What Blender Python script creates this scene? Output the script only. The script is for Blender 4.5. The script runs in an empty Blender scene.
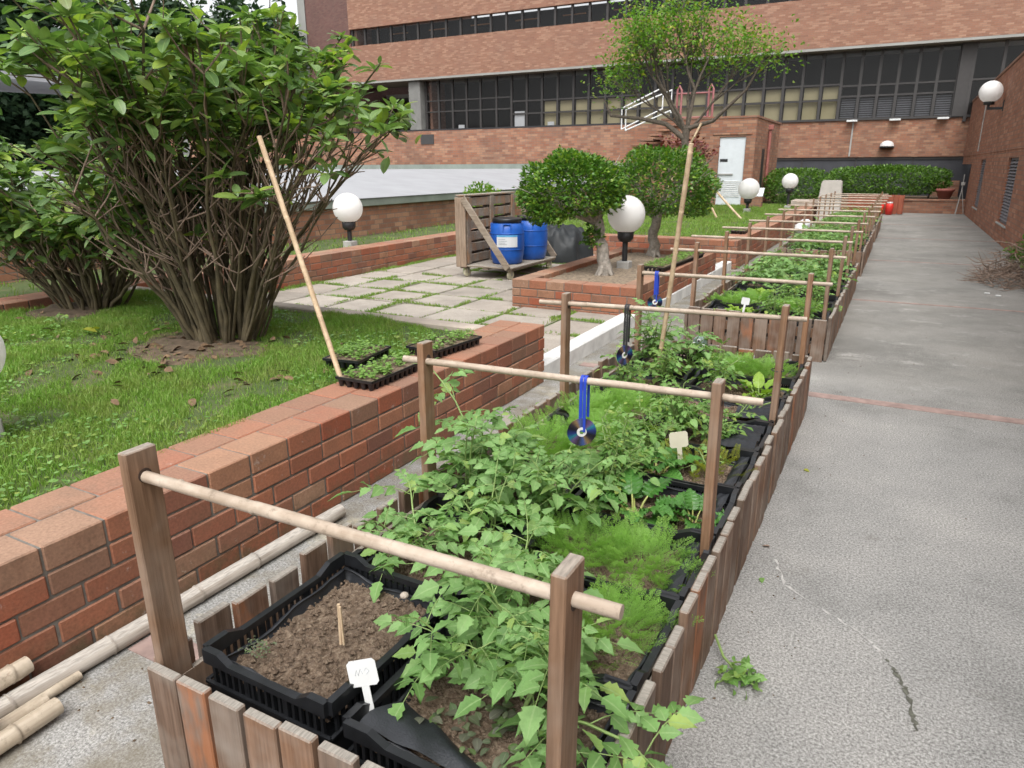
import bpy, math, random
import numpy as np
from mathutils import Vector, Matrix
random.seed(7); RS = np.random.RandomState(7)
scene = bpy.context.scene
COL = scene.collection
PI = math.pi
ORD = ['first','second','third','fourth','fifth','sixth','seventh','eighth','ninth','tenth','eleventh','twelfth','thirteenth','fourteenth','fifteenth','sixteenth']

# ------------------------------------------------------------------ materials
def nt(name):
    m = bpy.data.materials.new(name); m.use_nodes = True
    t = m.node_tree; t.nodes.clear()
    o = t.nodes.new('ShaderNodeOutputMaterial'); p = t.nodes.new('ShaderNodeBsdfPrincipled')
    t.links.new(p.outputs[0], o.inputs[0])
    return m, t, p, o
def N(t, typ, **kw):
    n = t.nodes.new(typ)
    for k, v in kw.items():
        if k.startswith('i_'): n.inputs[k[2:]].default_value = v
        elif k.startswith('n_'): n.inputs[int(k[2:])].default_value = v
        else: setattr(n, k, v)
    return n
def L(t, a, b): t.links.new(a, b)
def ramp(t, fac, stops):
    r = t.nodes.new('ShaderNodeValToRGB'); e = r.color_ramp.elements
    while len(e) < len(stops): e.new(.5)
    for i, (p, c) in enumerate(stops):
        e[i].position = p; e[i].color = (*c, 1) if len(c) == 3 else c
    L(t, fac, r.inputs[0]); return r.outputs[0]
def noise(t, vec, scale, detail=4, rough=.6):
    n = N(t, 'ShaderNodeTexNoise'); n.inputs['Scale'].default_value = scale
    n.inputs['Detail'].default_value = detail; n.inputs['Roughness'].default_value = rough
    if vec is not None: L(t, vec, n.inputs['Vector'])
    return n.outputs['Fac']
def mix(t, f, a, b, mode='MIX'):
    m = N(t, 'ShaderNodeMix', data_type='RGBA', blend_type=mode)
    for s, v in ((m.inputs[0], f), (m.inputs[6], a), (m.inputs[7], b)):
        if isinstance(v, (int, float)): s.default_value = v
        elif isinstance(v, tuple): s.default_value = (*v, 1)
        else: L(t, v, s)
    return m.outputs[2]
def math_(t, op, a, b=None, c=None):
    m = N(t, 'ShaderNodeMath', operation=op)
    for i, v in enumerate((a, b, c)):
        if v is None: continue
        if isinstance(v, (int, float)): m.inputs[i].default_value = v
        else: L(t, v, m.inputs[i])
    return m.outputs[0]
def pos(t): return N(t, 'ShaderNodeNewGeometry').outputs['Position']
def mapv(t, vec, sc):
    m = N(t, 'ShaderNodeMapping'); m.inputs['Scale'].default_value = sc; L(t, vec, m.inputs[0]); return m.outputs[0]
def bump(t, p, h, s=.3, d=.01):
    b = N(t, 'ShaderNodeBump'); b.inputs['Strength'].default_value = s; b.inputs['Distance'].default_value = d
    L(t, h, b.inputs['Height']); L(t, b.outputs[0], p.inputs['Normal'])
def simple(name, col, rough=.6, metal=0, var=.15, scale=8, spec=.5, bs=.15):
    m, t, p, o = nt(name); po = pos(t)
    n = noise(t, po, scale, 5)
    dark = tuple(c*(1-var) for c in col); lite = tuple(min(1, c*(1+var)) for c in col)
    L(t, ramp(t, n, [(.3, dark), (.7, lite)]), p.inputs['Base Color'])
    p.inputs['Roughness'].default_value = rough; p.inputs['Metallic'].default_value = metal
    p.inputs['Specular IOR Level'].default_value = spec
    if bs: bump(t, p, noise(t, po, scale*12, 3), bs, .003)
    return m
def wood(name, cols, top=(.42,.37,.31), axis='z', fresh=None, stain=.5):
    m, t, p, o = nt(name)
    tc = N(t, 'ShaderNodeTexCoord').outputs['Object']
    oi = N(t, 'ShaderNodeObjectInfo').outputs['Random']
    sh = N(t, 'ShaderNodeVectorMath', operation='ADD'); L(t, tc, sh.inputs[0])
    cv = N(t, 'ShaderNodeCombineXYZ'); mm = math_(t, 'MULTIPLY', oi, 37.0); L(t, mm, cv.inputs[0]); L(t, mm, cv.inputs[1]); L(t, cv.outputs[0], sh.inputs[1])
    sc = {'z': (1, 1, .05), 'x': (.05, 1, 1), 'y': (1, .05, 1)}[axis]
    v = mapv(t, sh.outputs[0], sc)
    g = noise(t, v, 70, 6, .65)
    big = noise(t, sh.outputs[0], 5, 3)
    base = ramp(t, oi, [(i/(len(cols)-1), c) for i, c in enumerate(cols)])
    c1 = mix(t, ramp(t, g, [(.35, (.0,)*3), (.7, (1,)*3)]), mix(t, 1.0, base, (.5,.47,.44), 'MULTIPLY'), base)
    c1 = mix(t, ramp(t, big, [(.4, (0,)*3), (.75, (stain,)*3)]), c1, top)
    if fresh:
        f = math_(t, 'MULTIPLY', ramp(t, noise(t, mapv(t, sh.outputs[0], (1, 1, .35)), 9, 5), [(.48, (0,)*3), (.62, (.7,)*3)]), math_(t, 'GREATER_THAN', oi, .8))
        c1 = mix(t, f, c1, fresh)
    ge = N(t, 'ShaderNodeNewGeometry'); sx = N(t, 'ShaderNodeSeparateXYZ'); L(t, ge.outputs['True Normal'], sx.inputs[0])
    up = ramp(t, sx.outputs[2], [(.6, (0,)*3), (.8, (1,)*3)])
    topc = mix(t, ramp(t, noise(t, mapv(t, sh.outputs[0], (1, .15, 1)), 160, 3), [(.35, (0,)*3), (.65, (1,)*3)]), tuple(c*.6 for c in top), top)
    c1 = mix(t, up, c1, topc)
    L(t, c1, p.inputs['Base Color']); p.inputs['Roughness'].default_value = .8; p.inputs['Specular IOR Level'].default_value = .25
    bump(t, p, g, .5, .003)
    return m
def leafmat(name, cols, rough=.45, trans=.3, rib=None, spec=.5, veins=0, tcol=None):
    m, t, p, o = nt(name)
    ge = N(t, 'ShaderNodeNewGeometry')
    c = ramp(t, ge.outputs['Random Per Island'], [(i/(len(cols)-1), x) for i, x in enumerate(cols)])
    c = mix(t, .35, c, ramp(t, noise(t, ge.outputs['Position'], 18, 3), [(.35, (.55,)*3), (.65, (1.3,)*3)]), 'MULTIPLY')
    if name == 'grass_blade':
        c = mix(t, ramp(t, noise(t, ge.outputs['Position'], 2.3, 6, .7), [(.45, (0,)*3), (.68, (.75,)*3)]), c, (.27,.30,.09))
        c = mix(t, ramp(t, noise(t, ge.outputs['Position'], 7, 5, .7), [(.60, (0,)*3), (.72, (.5,)*3)]), c, (.24,.18,.10))
    if rib:
        a = N(t, 'ShaderNodeAttribute', attribute_name='rib').outputs['Fac']
        c = mix(t, ramp(t, a, [(.86, (0,)*3), (.97, (.8,)*3)]), c, rib)
    L(t, c, p.inputs['Base Color'])
    p.inputs['Roughness'].default_value = rough; p.inputs['Specular IOR Level'].default_value = spec
    tr = N(t, 'ShaderNodeBsdfTranslucent')
    L(t, mix(t, 1.0, c, tcol or (1.1, 1.25, .5), 'MULTIPLY'), tr.inputs[0])
    mx = N(t, 'ShaderNodeMixShader'); mx.inputs[0].default_value = trans
    L(t, p.outputs[0], mx.inputs[1]); L(t, tr.outputs[0], mx.inputs[2]); L(t, mx.outputs[0], o.inputs[0])
    if veins: bump(t, p, noise(t, ge.outputs['Position'], veins, 3), .5, .004)
    return m
def brick_tex(name, c1, c2, mortar, bw=.22, bh=.076, dirt=(.10,.075,.06), dirtf=.5):
    m, t, p, o = nt(name)
    ge = N(t, 'ShaderNodeNewGeometry'); s = N(t, 'ShaderNodeSeparateXYZ'); L(t, ge.outputs['Position'], s.inputs[0])
    n = N(t, 'ShaderNodeSeparateXYZ'); L(t, ge.outputs['True Normal'], n.inputs[0])
    nx = math_(t, 'GREATER_THAN', math_(t, 'ABSOLUTE', n.outputs[0]), .7)
    nz = math_(t, 'GREATER_THAN', math_(t, 'ABSOLUTE', n.outputs[2]), .7)
    u = N(t, 'ShaderNodeMix'); L(t, nx, u.inputs[0]); L(t, s.outputs[0], u.inputs[2]); L(t, s.outputs[1], u.inputs[3])
    w = N(t, 'ShaderNodeMix'); L(t, nz, w.inputs[0]); L(t, s.outputs[2], w.inputs[2]); L(t, s.outputs[1], w.inputs[3])
    cv = N(t, 'ShaderNodeCombineXYZ'); L(t, u.outputs[0], cv.inputs[0]); L(t, w.outputs[0], cv.inputs[1])
    b = N(t, 'ShaderNodeTexBrick'); L(t, cv.outputs[0], b.inputs[0])
    b.inputs['Color1'].default_value = (0, 0, 0, 1); b.inputs['Color2'].default_value = (1, 1, 1, 1); b.inputs['Mortar'].default_value = (.5, .5, .5, 1)
    b.inputs['Scale'].default_value = 1; b.inputs['Mortar Size'].default_value = .006; b.inputs['Mortar Smooth'].default_value = .3
    b.inputs['Brick Width'].default_value = bw; b.inputs['Row Height'].default_value = bh
    c = ramp(t, b.outputs['Color'], [(0, c1[0]), (.3, c1[1]), (.5, c1[2]), (.7, c2[0]), (1, c2[1])])
    c = mix(t, b.outputs['Fac'], c, mortar)
    po = ge.outputs['Position']
    c = mix(t, ramp(t, noise(t, po, .9, 6, .7), [(.45, (0,)*3), (.75, (dirtf,)*3)]), c, dirt)
    c = mix(t, ramp(t, noise(t, mapv(t, po, (2, 2, .25)), 1.3, 5, .7), [(.55, (0,)*3), (.8, (dirtf*.8,)*3)]), c, tuple(x*.8 for x in dirt))
    c = mix(t, .5, c, ramp(t, noise(t, po, 30, 4), [(.3, (.75,)*3), (.7, (1.15,)*3)]), 'MULTIPLY')
    L(t, c, p.inputs['Base Color']); p.inputs['Roughness'].default_value = .85; p.inputs['Specular IOR Level'].default_value = .3
    bump(t, p, math_(t, 'SUBTRACT', 1, b.outputs['Fac']), .5, .006)
    return m

M = {}
# individually modelled bricks
m, t, p, o = nt('clay_brick')
ge = N(t, 'ShaderNodeNewGeometry')
c = ramp(t, ge.outputs['Random Per Island'], [(0, (.26,.095,.055)), (.18, (.36,.15,.085)), (.36, (.30,.085,.045)), (.5, (.36,.185,.11)), (.64, (.19,.085,.06)), (.8, (.32,.12,.07)), (.9, (.22,.12,.08)), (1, (.36,.215,.14))])
po = ge.outputs['Position']
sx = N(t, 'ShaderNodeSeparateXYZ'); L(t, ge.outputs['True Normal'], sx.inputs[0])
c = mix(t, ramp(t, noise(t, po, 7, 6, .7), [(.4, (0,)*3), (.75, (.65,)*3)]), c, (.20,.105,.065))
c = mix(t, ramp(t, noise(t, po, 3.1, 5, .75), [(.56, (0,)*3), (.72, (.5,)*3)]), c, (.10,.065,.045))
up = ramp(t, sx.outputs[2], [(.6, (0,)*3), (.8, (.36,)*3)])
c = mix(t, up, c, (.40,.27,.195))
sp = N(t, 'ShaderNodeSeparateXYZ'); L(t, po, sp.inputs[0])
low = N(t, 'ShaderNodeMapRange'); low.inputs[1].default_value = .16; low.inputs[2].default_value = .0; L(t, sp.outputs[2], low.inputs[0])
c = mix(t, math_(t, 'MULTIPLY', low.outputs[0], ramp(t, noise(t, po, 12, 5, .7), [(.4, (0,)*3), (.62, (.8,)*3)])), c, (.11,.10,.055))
c = mix(t, ramp(t, noise(t, po, 11, 6, .8), [(.62, (0,)*3), (.70, (.55,)*3)]), c, (.5,.46,.42))
c = mix(t, .7, c, ramp(t, noise(t, po, 90, 4), [(.3, (.7,)*3), (.7, (1.2,)*3)]), 'MULTIPLY')
L(t, c, p.inputs['Base Color']); p.inputs['Roughness'].default_value = .8; p.inputs['Specular IOR Level'].default_value = .3
bump(t, p, noise(t, po, 140, 4), .35, .003); M['brick'] = m
M['mortar'] = simple('mortar', (.17,.155,.135), .95, var=.35, scale=20)
M['brick_far'] = brick_tex('brick_terrace', [(.21,.10,.065), (.32,.15,.09), (.27,.115,.07)], [(.38,.21,.13), (.27,.135,.09)], (.17,.145,.125), .24, .085)
M['brick_bld'] = brick_tex('brick_facade', [(.24,.12,.08), (.30,.15,.10), (.26,.13,.085)], [(.38,.22,.15), (.27,.135,.09)], (.25,.17,.13), .24, .07, (.22,.14,.11), .35)
M['brick_tower_shaded'] = brick_tex('brick_tower_shaded', [(.14,.075,.065), (.18,.095,.08), (.16,.08,.07)], [(.2,.11,.09), (.17,.095,.08)], (.15,.11,.10), .24, .07, (.14,.09,.08), .4)  # darker copy of the facade brick; shade of the turned-away face in its colour
M['brick_right'] = brick_tex('brick_side_wall', [(.22,.095,.06), (.32,.14,.085), (.27,.11,.065)], [(.38,.19,.12), (.24,.11,.075)], (.15,.12,.10), .25, .088, (.17,.10,.07), .3)
# exposed aggregate path
m, t, p, o = nt('aggregate_concrete'); po = pos(t)
v1 = noise(t, po, 110, 3, .8); v2 = noise(t, po, 260, 2, .7)
c = ramp(t, v1, [(.36, (.135,.132,.127)), (.5, (.275,.272,.262)), (.66, (.44,.436,.425))])
c = mix(t, ramp(t, v2, [(.56, (0,)*3), (.68, (.6,)*3)]), c, (.12,.115,.11))
c = mix(t, ramp(t, noise(t, po, 190, 2, .6), [(.60, (0,)*3), (.68, (.6,)*3)]), c, (.52,.51,.50))
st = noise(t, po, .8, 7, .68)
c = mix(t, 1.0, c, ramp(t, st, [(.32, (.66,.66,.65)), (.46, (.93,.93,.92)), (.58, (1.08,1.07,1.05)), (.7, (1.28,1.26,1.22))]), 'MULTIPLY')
st2 = noise(t, mapv(t, po, (.7, 1.0, 1)), 1.5, 8, .8)
sy = N(t, 'ShaderNodeSeparateXYZ'); L(t, po, sy.inputs[0])
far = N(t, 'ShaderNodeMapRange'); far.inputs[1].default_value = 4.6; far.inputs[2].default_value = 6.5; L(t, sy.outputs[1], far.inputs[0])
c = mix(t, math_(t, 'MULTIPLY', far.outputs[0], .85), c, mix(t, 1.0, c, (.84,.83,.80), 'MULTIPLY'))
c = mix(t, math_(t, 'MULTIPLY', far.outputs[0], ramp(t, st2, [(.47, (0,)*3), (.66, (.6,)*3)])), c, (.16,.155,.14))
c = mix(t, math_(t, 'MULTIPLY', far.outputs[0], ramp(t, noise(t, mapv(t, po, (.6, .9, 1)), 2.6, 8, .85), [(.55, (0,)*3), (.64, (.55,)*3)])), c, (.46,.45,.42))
c = mix(t, ramp(t, noise(t, po, 2.4, 6, .75), [(.60, (0,)*3), (.74, (.6,)*3)]), c, (.13,.12,.105))
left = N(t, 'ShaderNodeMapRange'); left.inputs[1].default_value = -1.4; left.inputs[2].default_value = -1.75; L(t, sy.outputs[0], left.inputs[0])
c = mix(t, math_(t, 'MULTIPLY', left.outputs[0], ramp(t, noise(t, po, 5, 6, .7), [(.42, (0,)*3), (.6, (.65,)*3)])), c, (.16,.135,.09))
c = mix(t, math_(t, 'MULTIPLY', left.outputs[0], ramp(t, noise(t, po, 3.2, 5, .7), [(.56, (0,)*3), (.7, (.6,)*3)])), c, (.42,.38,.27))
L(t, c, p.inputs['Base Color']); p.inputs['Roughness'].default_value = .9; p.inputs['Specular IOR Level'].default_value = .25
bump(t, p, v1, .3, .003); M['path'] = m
M['strip'] = simple('pink_joint', (.29,.205,.18), .9, var=.3, scale=9)
M['paver'] = simple('paver', (.43,.365,.31), .9, var=.25, scale=3, bs=.3)
m, t, p, o = nt('paver_slab'); po = pos(t); oi = N(t, 'ShaderNodeNewGeometry').outputs['Random Per Island']
c = ramp(t, oi, [(0, (.34,.295,.25)), (.5, (.41,.365,.315)), (1, (.30,.265,.225))])
c = mix(t, .8, c, ramp(t, noise(t, po, 2.2, 7, .7), [(.3, (.62,)*3), (.7, (1.15,)*3)]), 'MULTIPLY')
c = mix(t, .6, c, ramp(t, noise(t, po, 60, 3), [(.3, (.75,)*3), (.7, (1.2,)*3)]), 'MULTIPLY')
L(t, c, p.inputs['Base Color']); p.inputs['Roughness'].default_value = .92; M['slab'] = m
M['earth'] = simple('earth', (.12,.085,.055), .98, var=.5, scale=14, bs=.8)
m, t, p, o = nt('lawn_earth'); po = pos(t)
c = ramp(t, noise(t, po, 6, 6, .7), [(.35, (.05,.085,.02)), (.55, (.075,.10,.03)), (.72, (.16,.12,.075))])
L(t, c, p.inputs['Base Color']); p.inputs['Roughness'].default_value = 1; M['lawn'] = m
m, t, p, o = nt('potting_soil'); po = pos(t)
c = ramp(t, noise(t, po, 60, 6, .8), [(.3, (.07,.045,.03)), (.5, (.18,.125,.085)), (.68, (.34,.265,.19))])
c = mix(t, ramp(t, noise(t, po, 150, 3), [(.62, (0,)*3), (.7, (.6,)*3)]), c, (.33,.27,.2))
L(t, c, p.inputs['Base Color']); p.inputs['Roughness'].default_value = 1; bump(t, p, noise(t, po, 70, 5, .8), 1, .012); M['soil'] = m
M['picket'] = wood('picket_wood', [(.17,.115,.085), (.23,.15,.105), (.15,.105,.08), (.27,.155,.095), (.19,.125,.09), (.24,.125,.075)], (.34,.31,.27), 'z', (.34,.13,.055), .5)
M['post'] = wood('post_wood', [(.30,.175,.105), (.26,.16,.10), (.34,.19,.11)], (.36,.31,.26), 'z', None, .4)
M['graywood'] = wood('pallet_wood', [(.30,.25,.20), (.36,.29,.22), (.27,.22,.18)], (.38,.34,.29), 'x', (.30,.15,.07), .5)
def bamboo(name, c1, c2, axis):
    m, t, p, o = nt(name); tc = N(t, 'ShaderNodeTexCoord').outputs['Object']
    oi = N(t, 'ShaderNodeObjectInfo').outputs['Random']
    ad = N(t, 'ShaderNodeVectorMath', operation='ADD'); L(t, tc, ad.inputs[0]); L(t, math_(t, 'MULTIPLY', oi, 31), ad.inputs[1])
    v = mapv(t, ad.outputs[0], {'x': (.06, 1, 1), 'z': (1, 1, .06), 'y': (1, .06, 1)}[axis])
    c = ramp(t, noise(t, v, 60, 5, .6), [(.3, c1), (.7, c2)])
    c = mix(t, ramp(t, noise(t, ad.outputs[0], 9, 4, .7), [(.45, (0,)*3), (.7, (.6,)*3)]), c, tuple(min(1, x*1.3+.05) for x in c2))
    c = mix(t, ramp(t, noise(t, ad.outputs[0], 31, 5, .75), [(.56, (0,)*3), (.68, (.6,)*3)]), c, tuple(x*.55 for x in c1))
    c = mix(t, ramp(t, noise(t, mapv(t, ad.outputs[0], (1.5, 1, 1)), 14, 4, .75), [(.66, (0,)*3), (.72, (.4,)*3)]), c, (.25,.15,.10))
    L(t, c, p.inputs['Base Color']); p.inputs['Roughness'].default_value = .5; p.inputs['Specular IOR Level'].default_value = .4
    return m
M['bamboo'] = bamboo('bamboo_rail', (.31,.235,.17), (.45,.375,.30), 'x')
M['bamboo_z'] = bamboo('bamboo_stake', (.42,.29,.17), (.60,.46,.31), 'z')
M['bamboo_y'] = bamboo('bamboo_cut', (.32,.26,.19), (.47,.40,.31), 'y')
M['oldlog'] = wood('weathered_bamboo', [(.40,.36,.31), (.44,.39,.34)], (.50,.46,.41), 'y', None, .6)
M['blackpl'] = simple('black_plastic', (.013,.014,.016), .32, var=.3, scale=30, bs=.08)
M['liner'] = simple('black_liner', (.02,.022,.026), .42, var=.3, scale=14, bs=.5)
M['white'] = simple('white_plastic', (.62,.63,.62), .45, var=.05)
M['whitepaint'] = simple('white_paint', (.66,.66,.64), .7, var=.22, scale=5)
M['cream'] = simple('cream_plastic', (.56,.53,.42), .5, var=.08)
M['blue'] = simple('blue_drum', (.012,.09,.40), .38, var=.22, scale=5, bs=.05)
M['ribbon'] = simple('blue_ribbon', (.015,.05,.42), .5, var=.1)
M['blackm'] = simple('black_metal', (.02,.02,.022), .5, var=.1)
M['gray'] = simple('gray_concrete', (.34,.33,.31), .9, var=.25, scale=5, bs=.3)
M['soffit'] = simple('soffit_concrete', (.30,.30,.28), .85, var=.12, scale=1)
M['mullion'] = simple('mullion', (.04,.037,.036), .6, var=.1, bs=0)
M['darkband'] = simple('dark_panel', (.045,.047,.055), .5, var=.2, scale=2)
M['roof'] = simple('white_sheet_roof', (.31,.315,.33), .8, var=.08, scale=1.5, bs=0)
M['fascia'] = simple('green_fascia', (.20,.23,.20), .7, var=.15, scale=3)
M['door'] = simple('pale_door', (.60,.64,.67), .5, var=.05)
M['steel'] = simple('pale_rail', (.70,.71,.71), .4, var=.05)
M['redpipe'] = simple('red_oxide', (.30,.11,.09), .55, var=.2)
M['pinkpipe'] = simple('maroon_rail', (.27,.10,.10), .55, var=.15)
M['louvre'] = simple('louvre_gray', (.13,.13,.145), .6, var=.1)
M['tarp'] = simple('dark_tarpaulin', (.014,.017,.019), .6, var=.3, scale=6, bs=.2)
M['caster'] = simple('cream_wheel', (.62,.58,.42), .5, var=.05)
M['orange'] = simple('orange_crate', (.26,.07,.035), .6, var=.2)
M['red'] = simple('red_plastic', (.6,.03,.02), .5, var=.1)
M['beige'] = simple('beige_box', (.46,.43,.39), .7, var=.08)
M['clay'] = simple('terracotta', (.30,.10,.08), .8, var=.15)
M['blind'] = simple('window_blind', (.42,.37,.22), .8, var=.1, scale=1, bs=0)
M['room'] = simple('dark_room', (.022,.019,.017), .9, var=.3, scale=.7, bs=0)
M['pale'] = simple('pale_paper', (.62,.64,.66), .7, var=.03, bs=0)
M['brownhill'] = simple('bare_hill', (.15,.10,.07), 1, var=.5, scale=.3, bs=0)
# lamp globe: opal plastic with specks
m, t, p, o = nt('opal_globe'); po = pos(t)
c = mix(t, ramp(t, noise(t, po, 45, 3, .7), [(.64, (0,)*3), (.72, (.45,)*3)]), (.9,.89,.88), (.45,.40,.36))
L(t, c, p.inputs['Base Color']); p.inputs['Roughness'].default_value = .4
tr = N(t, 'ShaderNodeBsdfTranslucent'); tr.inputs[0].default_value = (.98,.97,.95,1)
mx = N(t, 'ShaderNodeMixShader'); mx.inputs[0].default_value = .42; L(t, p.outputs[0], mx.inputs[1]); L(t, tr.outputs[0], mx.inputs[2]); L(t, mx.outputs[0], o.inputs[0]); M['globe'] = m
# dark glass
m, t, p, o = nt('window_glass'); po = pos(t)
p.inputs['Base Color'].default_value = (.012,.014,.016,1); p.inputs['Roughness'].default_value = .06; p.inputs['Alpha'].default_value = .35
p.inputs['IOR'].default_value = 1.7; p.inputs['Alpha'].default_value = .28
M['glass'] = m
# disc
m, t, p, o = nt('disc_surface')
tc = N(t, 'ShaderNodeTexCoord').outputs['Object']; s = N(t, 'ShaderNodeSeparateXYZ'); L(t, tc, s.inputs[0])
an = math_(t, 'ARCTAN2', s.outputs[2], s.outputs[0])
an2 = math_(t, 'FRACT', math_(t, 'MULTIPLY', math_(t, 'ADD', an, PI), 2/(2*PI)))
c = ramp(t, an2, [(0, (.03,.03,.04)), (.15, (.05,.08,.35)), (.25, (.05,.35,.5)), (.35, (.25,.15,.4)), (.5, (.08,.07,.08)), (.65, (.12,.2,.6)), (.75, (.45,.3,.15)), (.88, (.06,.05,.07)), (1, (.03,.03,.04))])
L(t, c, p.inputs['Base Color']); p.inputs['Metallic'].default_value = .75; p.inputs['Roughness'].default_value = .22; M['disc'] = m
# foliage
M['tomato'] = leafmat('tomato_leaf', [(.12,.24,.065), (.19,.35,.11), (.25,.42,.15), (.15,.29,.08), (.22,.38,.13), (.17,.32,.095), (.32,.43,.12)], .5, .3, (.28,.42,.17), .35, 110)
M['stemg'] = simple('green_stem', (.20,.29,.09), .55, var=.2, bs=0)
M['carrot'] = leafmat('feathery_leaf', [(.23,.42,.08), (.31,.52,.13), (.27,.47,.10)], .5, .45)
M['lettuce'] = leafmat('lettuce_leaf', [(.22,.38,.045), (.30,.46,.07), (.26,.40,.05)], .45, .35, (.5,.58,.25))
M['chard'] = leafmat('chard_leaf', [(.06,.18,.03), (.10,.26,.05), (.08,.22,.04)], .35, .22, (.26,.36,.12), .5, 60)
M['chardstem'] = simple('chard_stem', (.33,.36,.10), .45, var=.2, bs=0)
M['herb'] = leafmat('herb_leaf', [(.10,.22,.045), (.17,.33,.08), (.23,.40,.12), (.14,.28,.06), (.30,.38,.08)], .5, .3, (.24,.36,.14), .35, 110)
M['yellow'] = leafmat('yellowing_leaf', [(.30,.33,.03), (.36,.36,.05), (.24,.32,.04)], .5, .35)
M['weed'] = leafmat('weed_leaf', [(.10,.16,.07), (.13,.13,.10), (.12,.20,.06), (.16,.15,.12)], .5, .25, (.2,.2,.14))
M['seedling'] = leafmat('seedling_leaf', [(.16,.30,.06), (.26,.42,.11), (.20,.35,.08)], .5, .35)
M['shrub'] = leafmat('shrub_leaf', [(.08,.155,.05), (.14,.245,.08), (.10,.19,.06), (.20,.31,.10), (.13,.22,.07), (.24,.36,.125), (.17,.28,.09), (.38,.50,.09), (.14,.17,.06)], .38, .34, (.24,.34,.12), .55)
M['topiary'] = leafmat('clipped_leaf', [(.045,.115,.018), (.075,.18,.025), (.11,.235,.032), (.06,.145,.02), (.16,.29,.04), (.28,.38,.05)], .35, .3)
M['hedge'] = leafmat('hedge_leaf', [(.05,.12,.015), (.07,.16,.02), (.10,.21,.03), (.16,.28,.04)], .4, .3)
M['airy'] = leafmat('young_tree_leaf', [(.08,.19,.025), (.12,.26,.03), (.18,.33,.04), (.10,.22,.03), (.34,.36,.05)], .4, .4)
M['darktree'] = leafmat('dark_tree_leaf', [(.02,.05,.025), (.03,.065,.03), (.045,.085,.04), (.025,.055,.028)], .5, .2)
M['redleaf'] = leafmat('red_leaf', [(.12,.02,.02), (.2,.04,.03), (.08,.03,.02)], .45, .25)
M['grass'] = leafmat('grass_blade', [(.125,.25,.035), (.19,.345,.055), (.235,.40,.07), (.15,.29,.04), (.20,.36,.06), (.33,.36,.14)], .5, .35, None, .3)
M['bark'] = simple('bark', (.10,.08,.062), .9, var=.5, scale=25, bs=.8)
M['mossbark'] = simple('mossy_stem', (.10,.08,.045), .85, var=.5, scale=12, bs=.5)
M['twig'] = simple('dry_twig', (.23,.165,.125), .85, var=.4, scale=15, bs=.3)
M['graybark'] = simple('pale_bark', (.28,.25,.215), .9, var=.45, scale=22, bs=.8)

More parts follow.
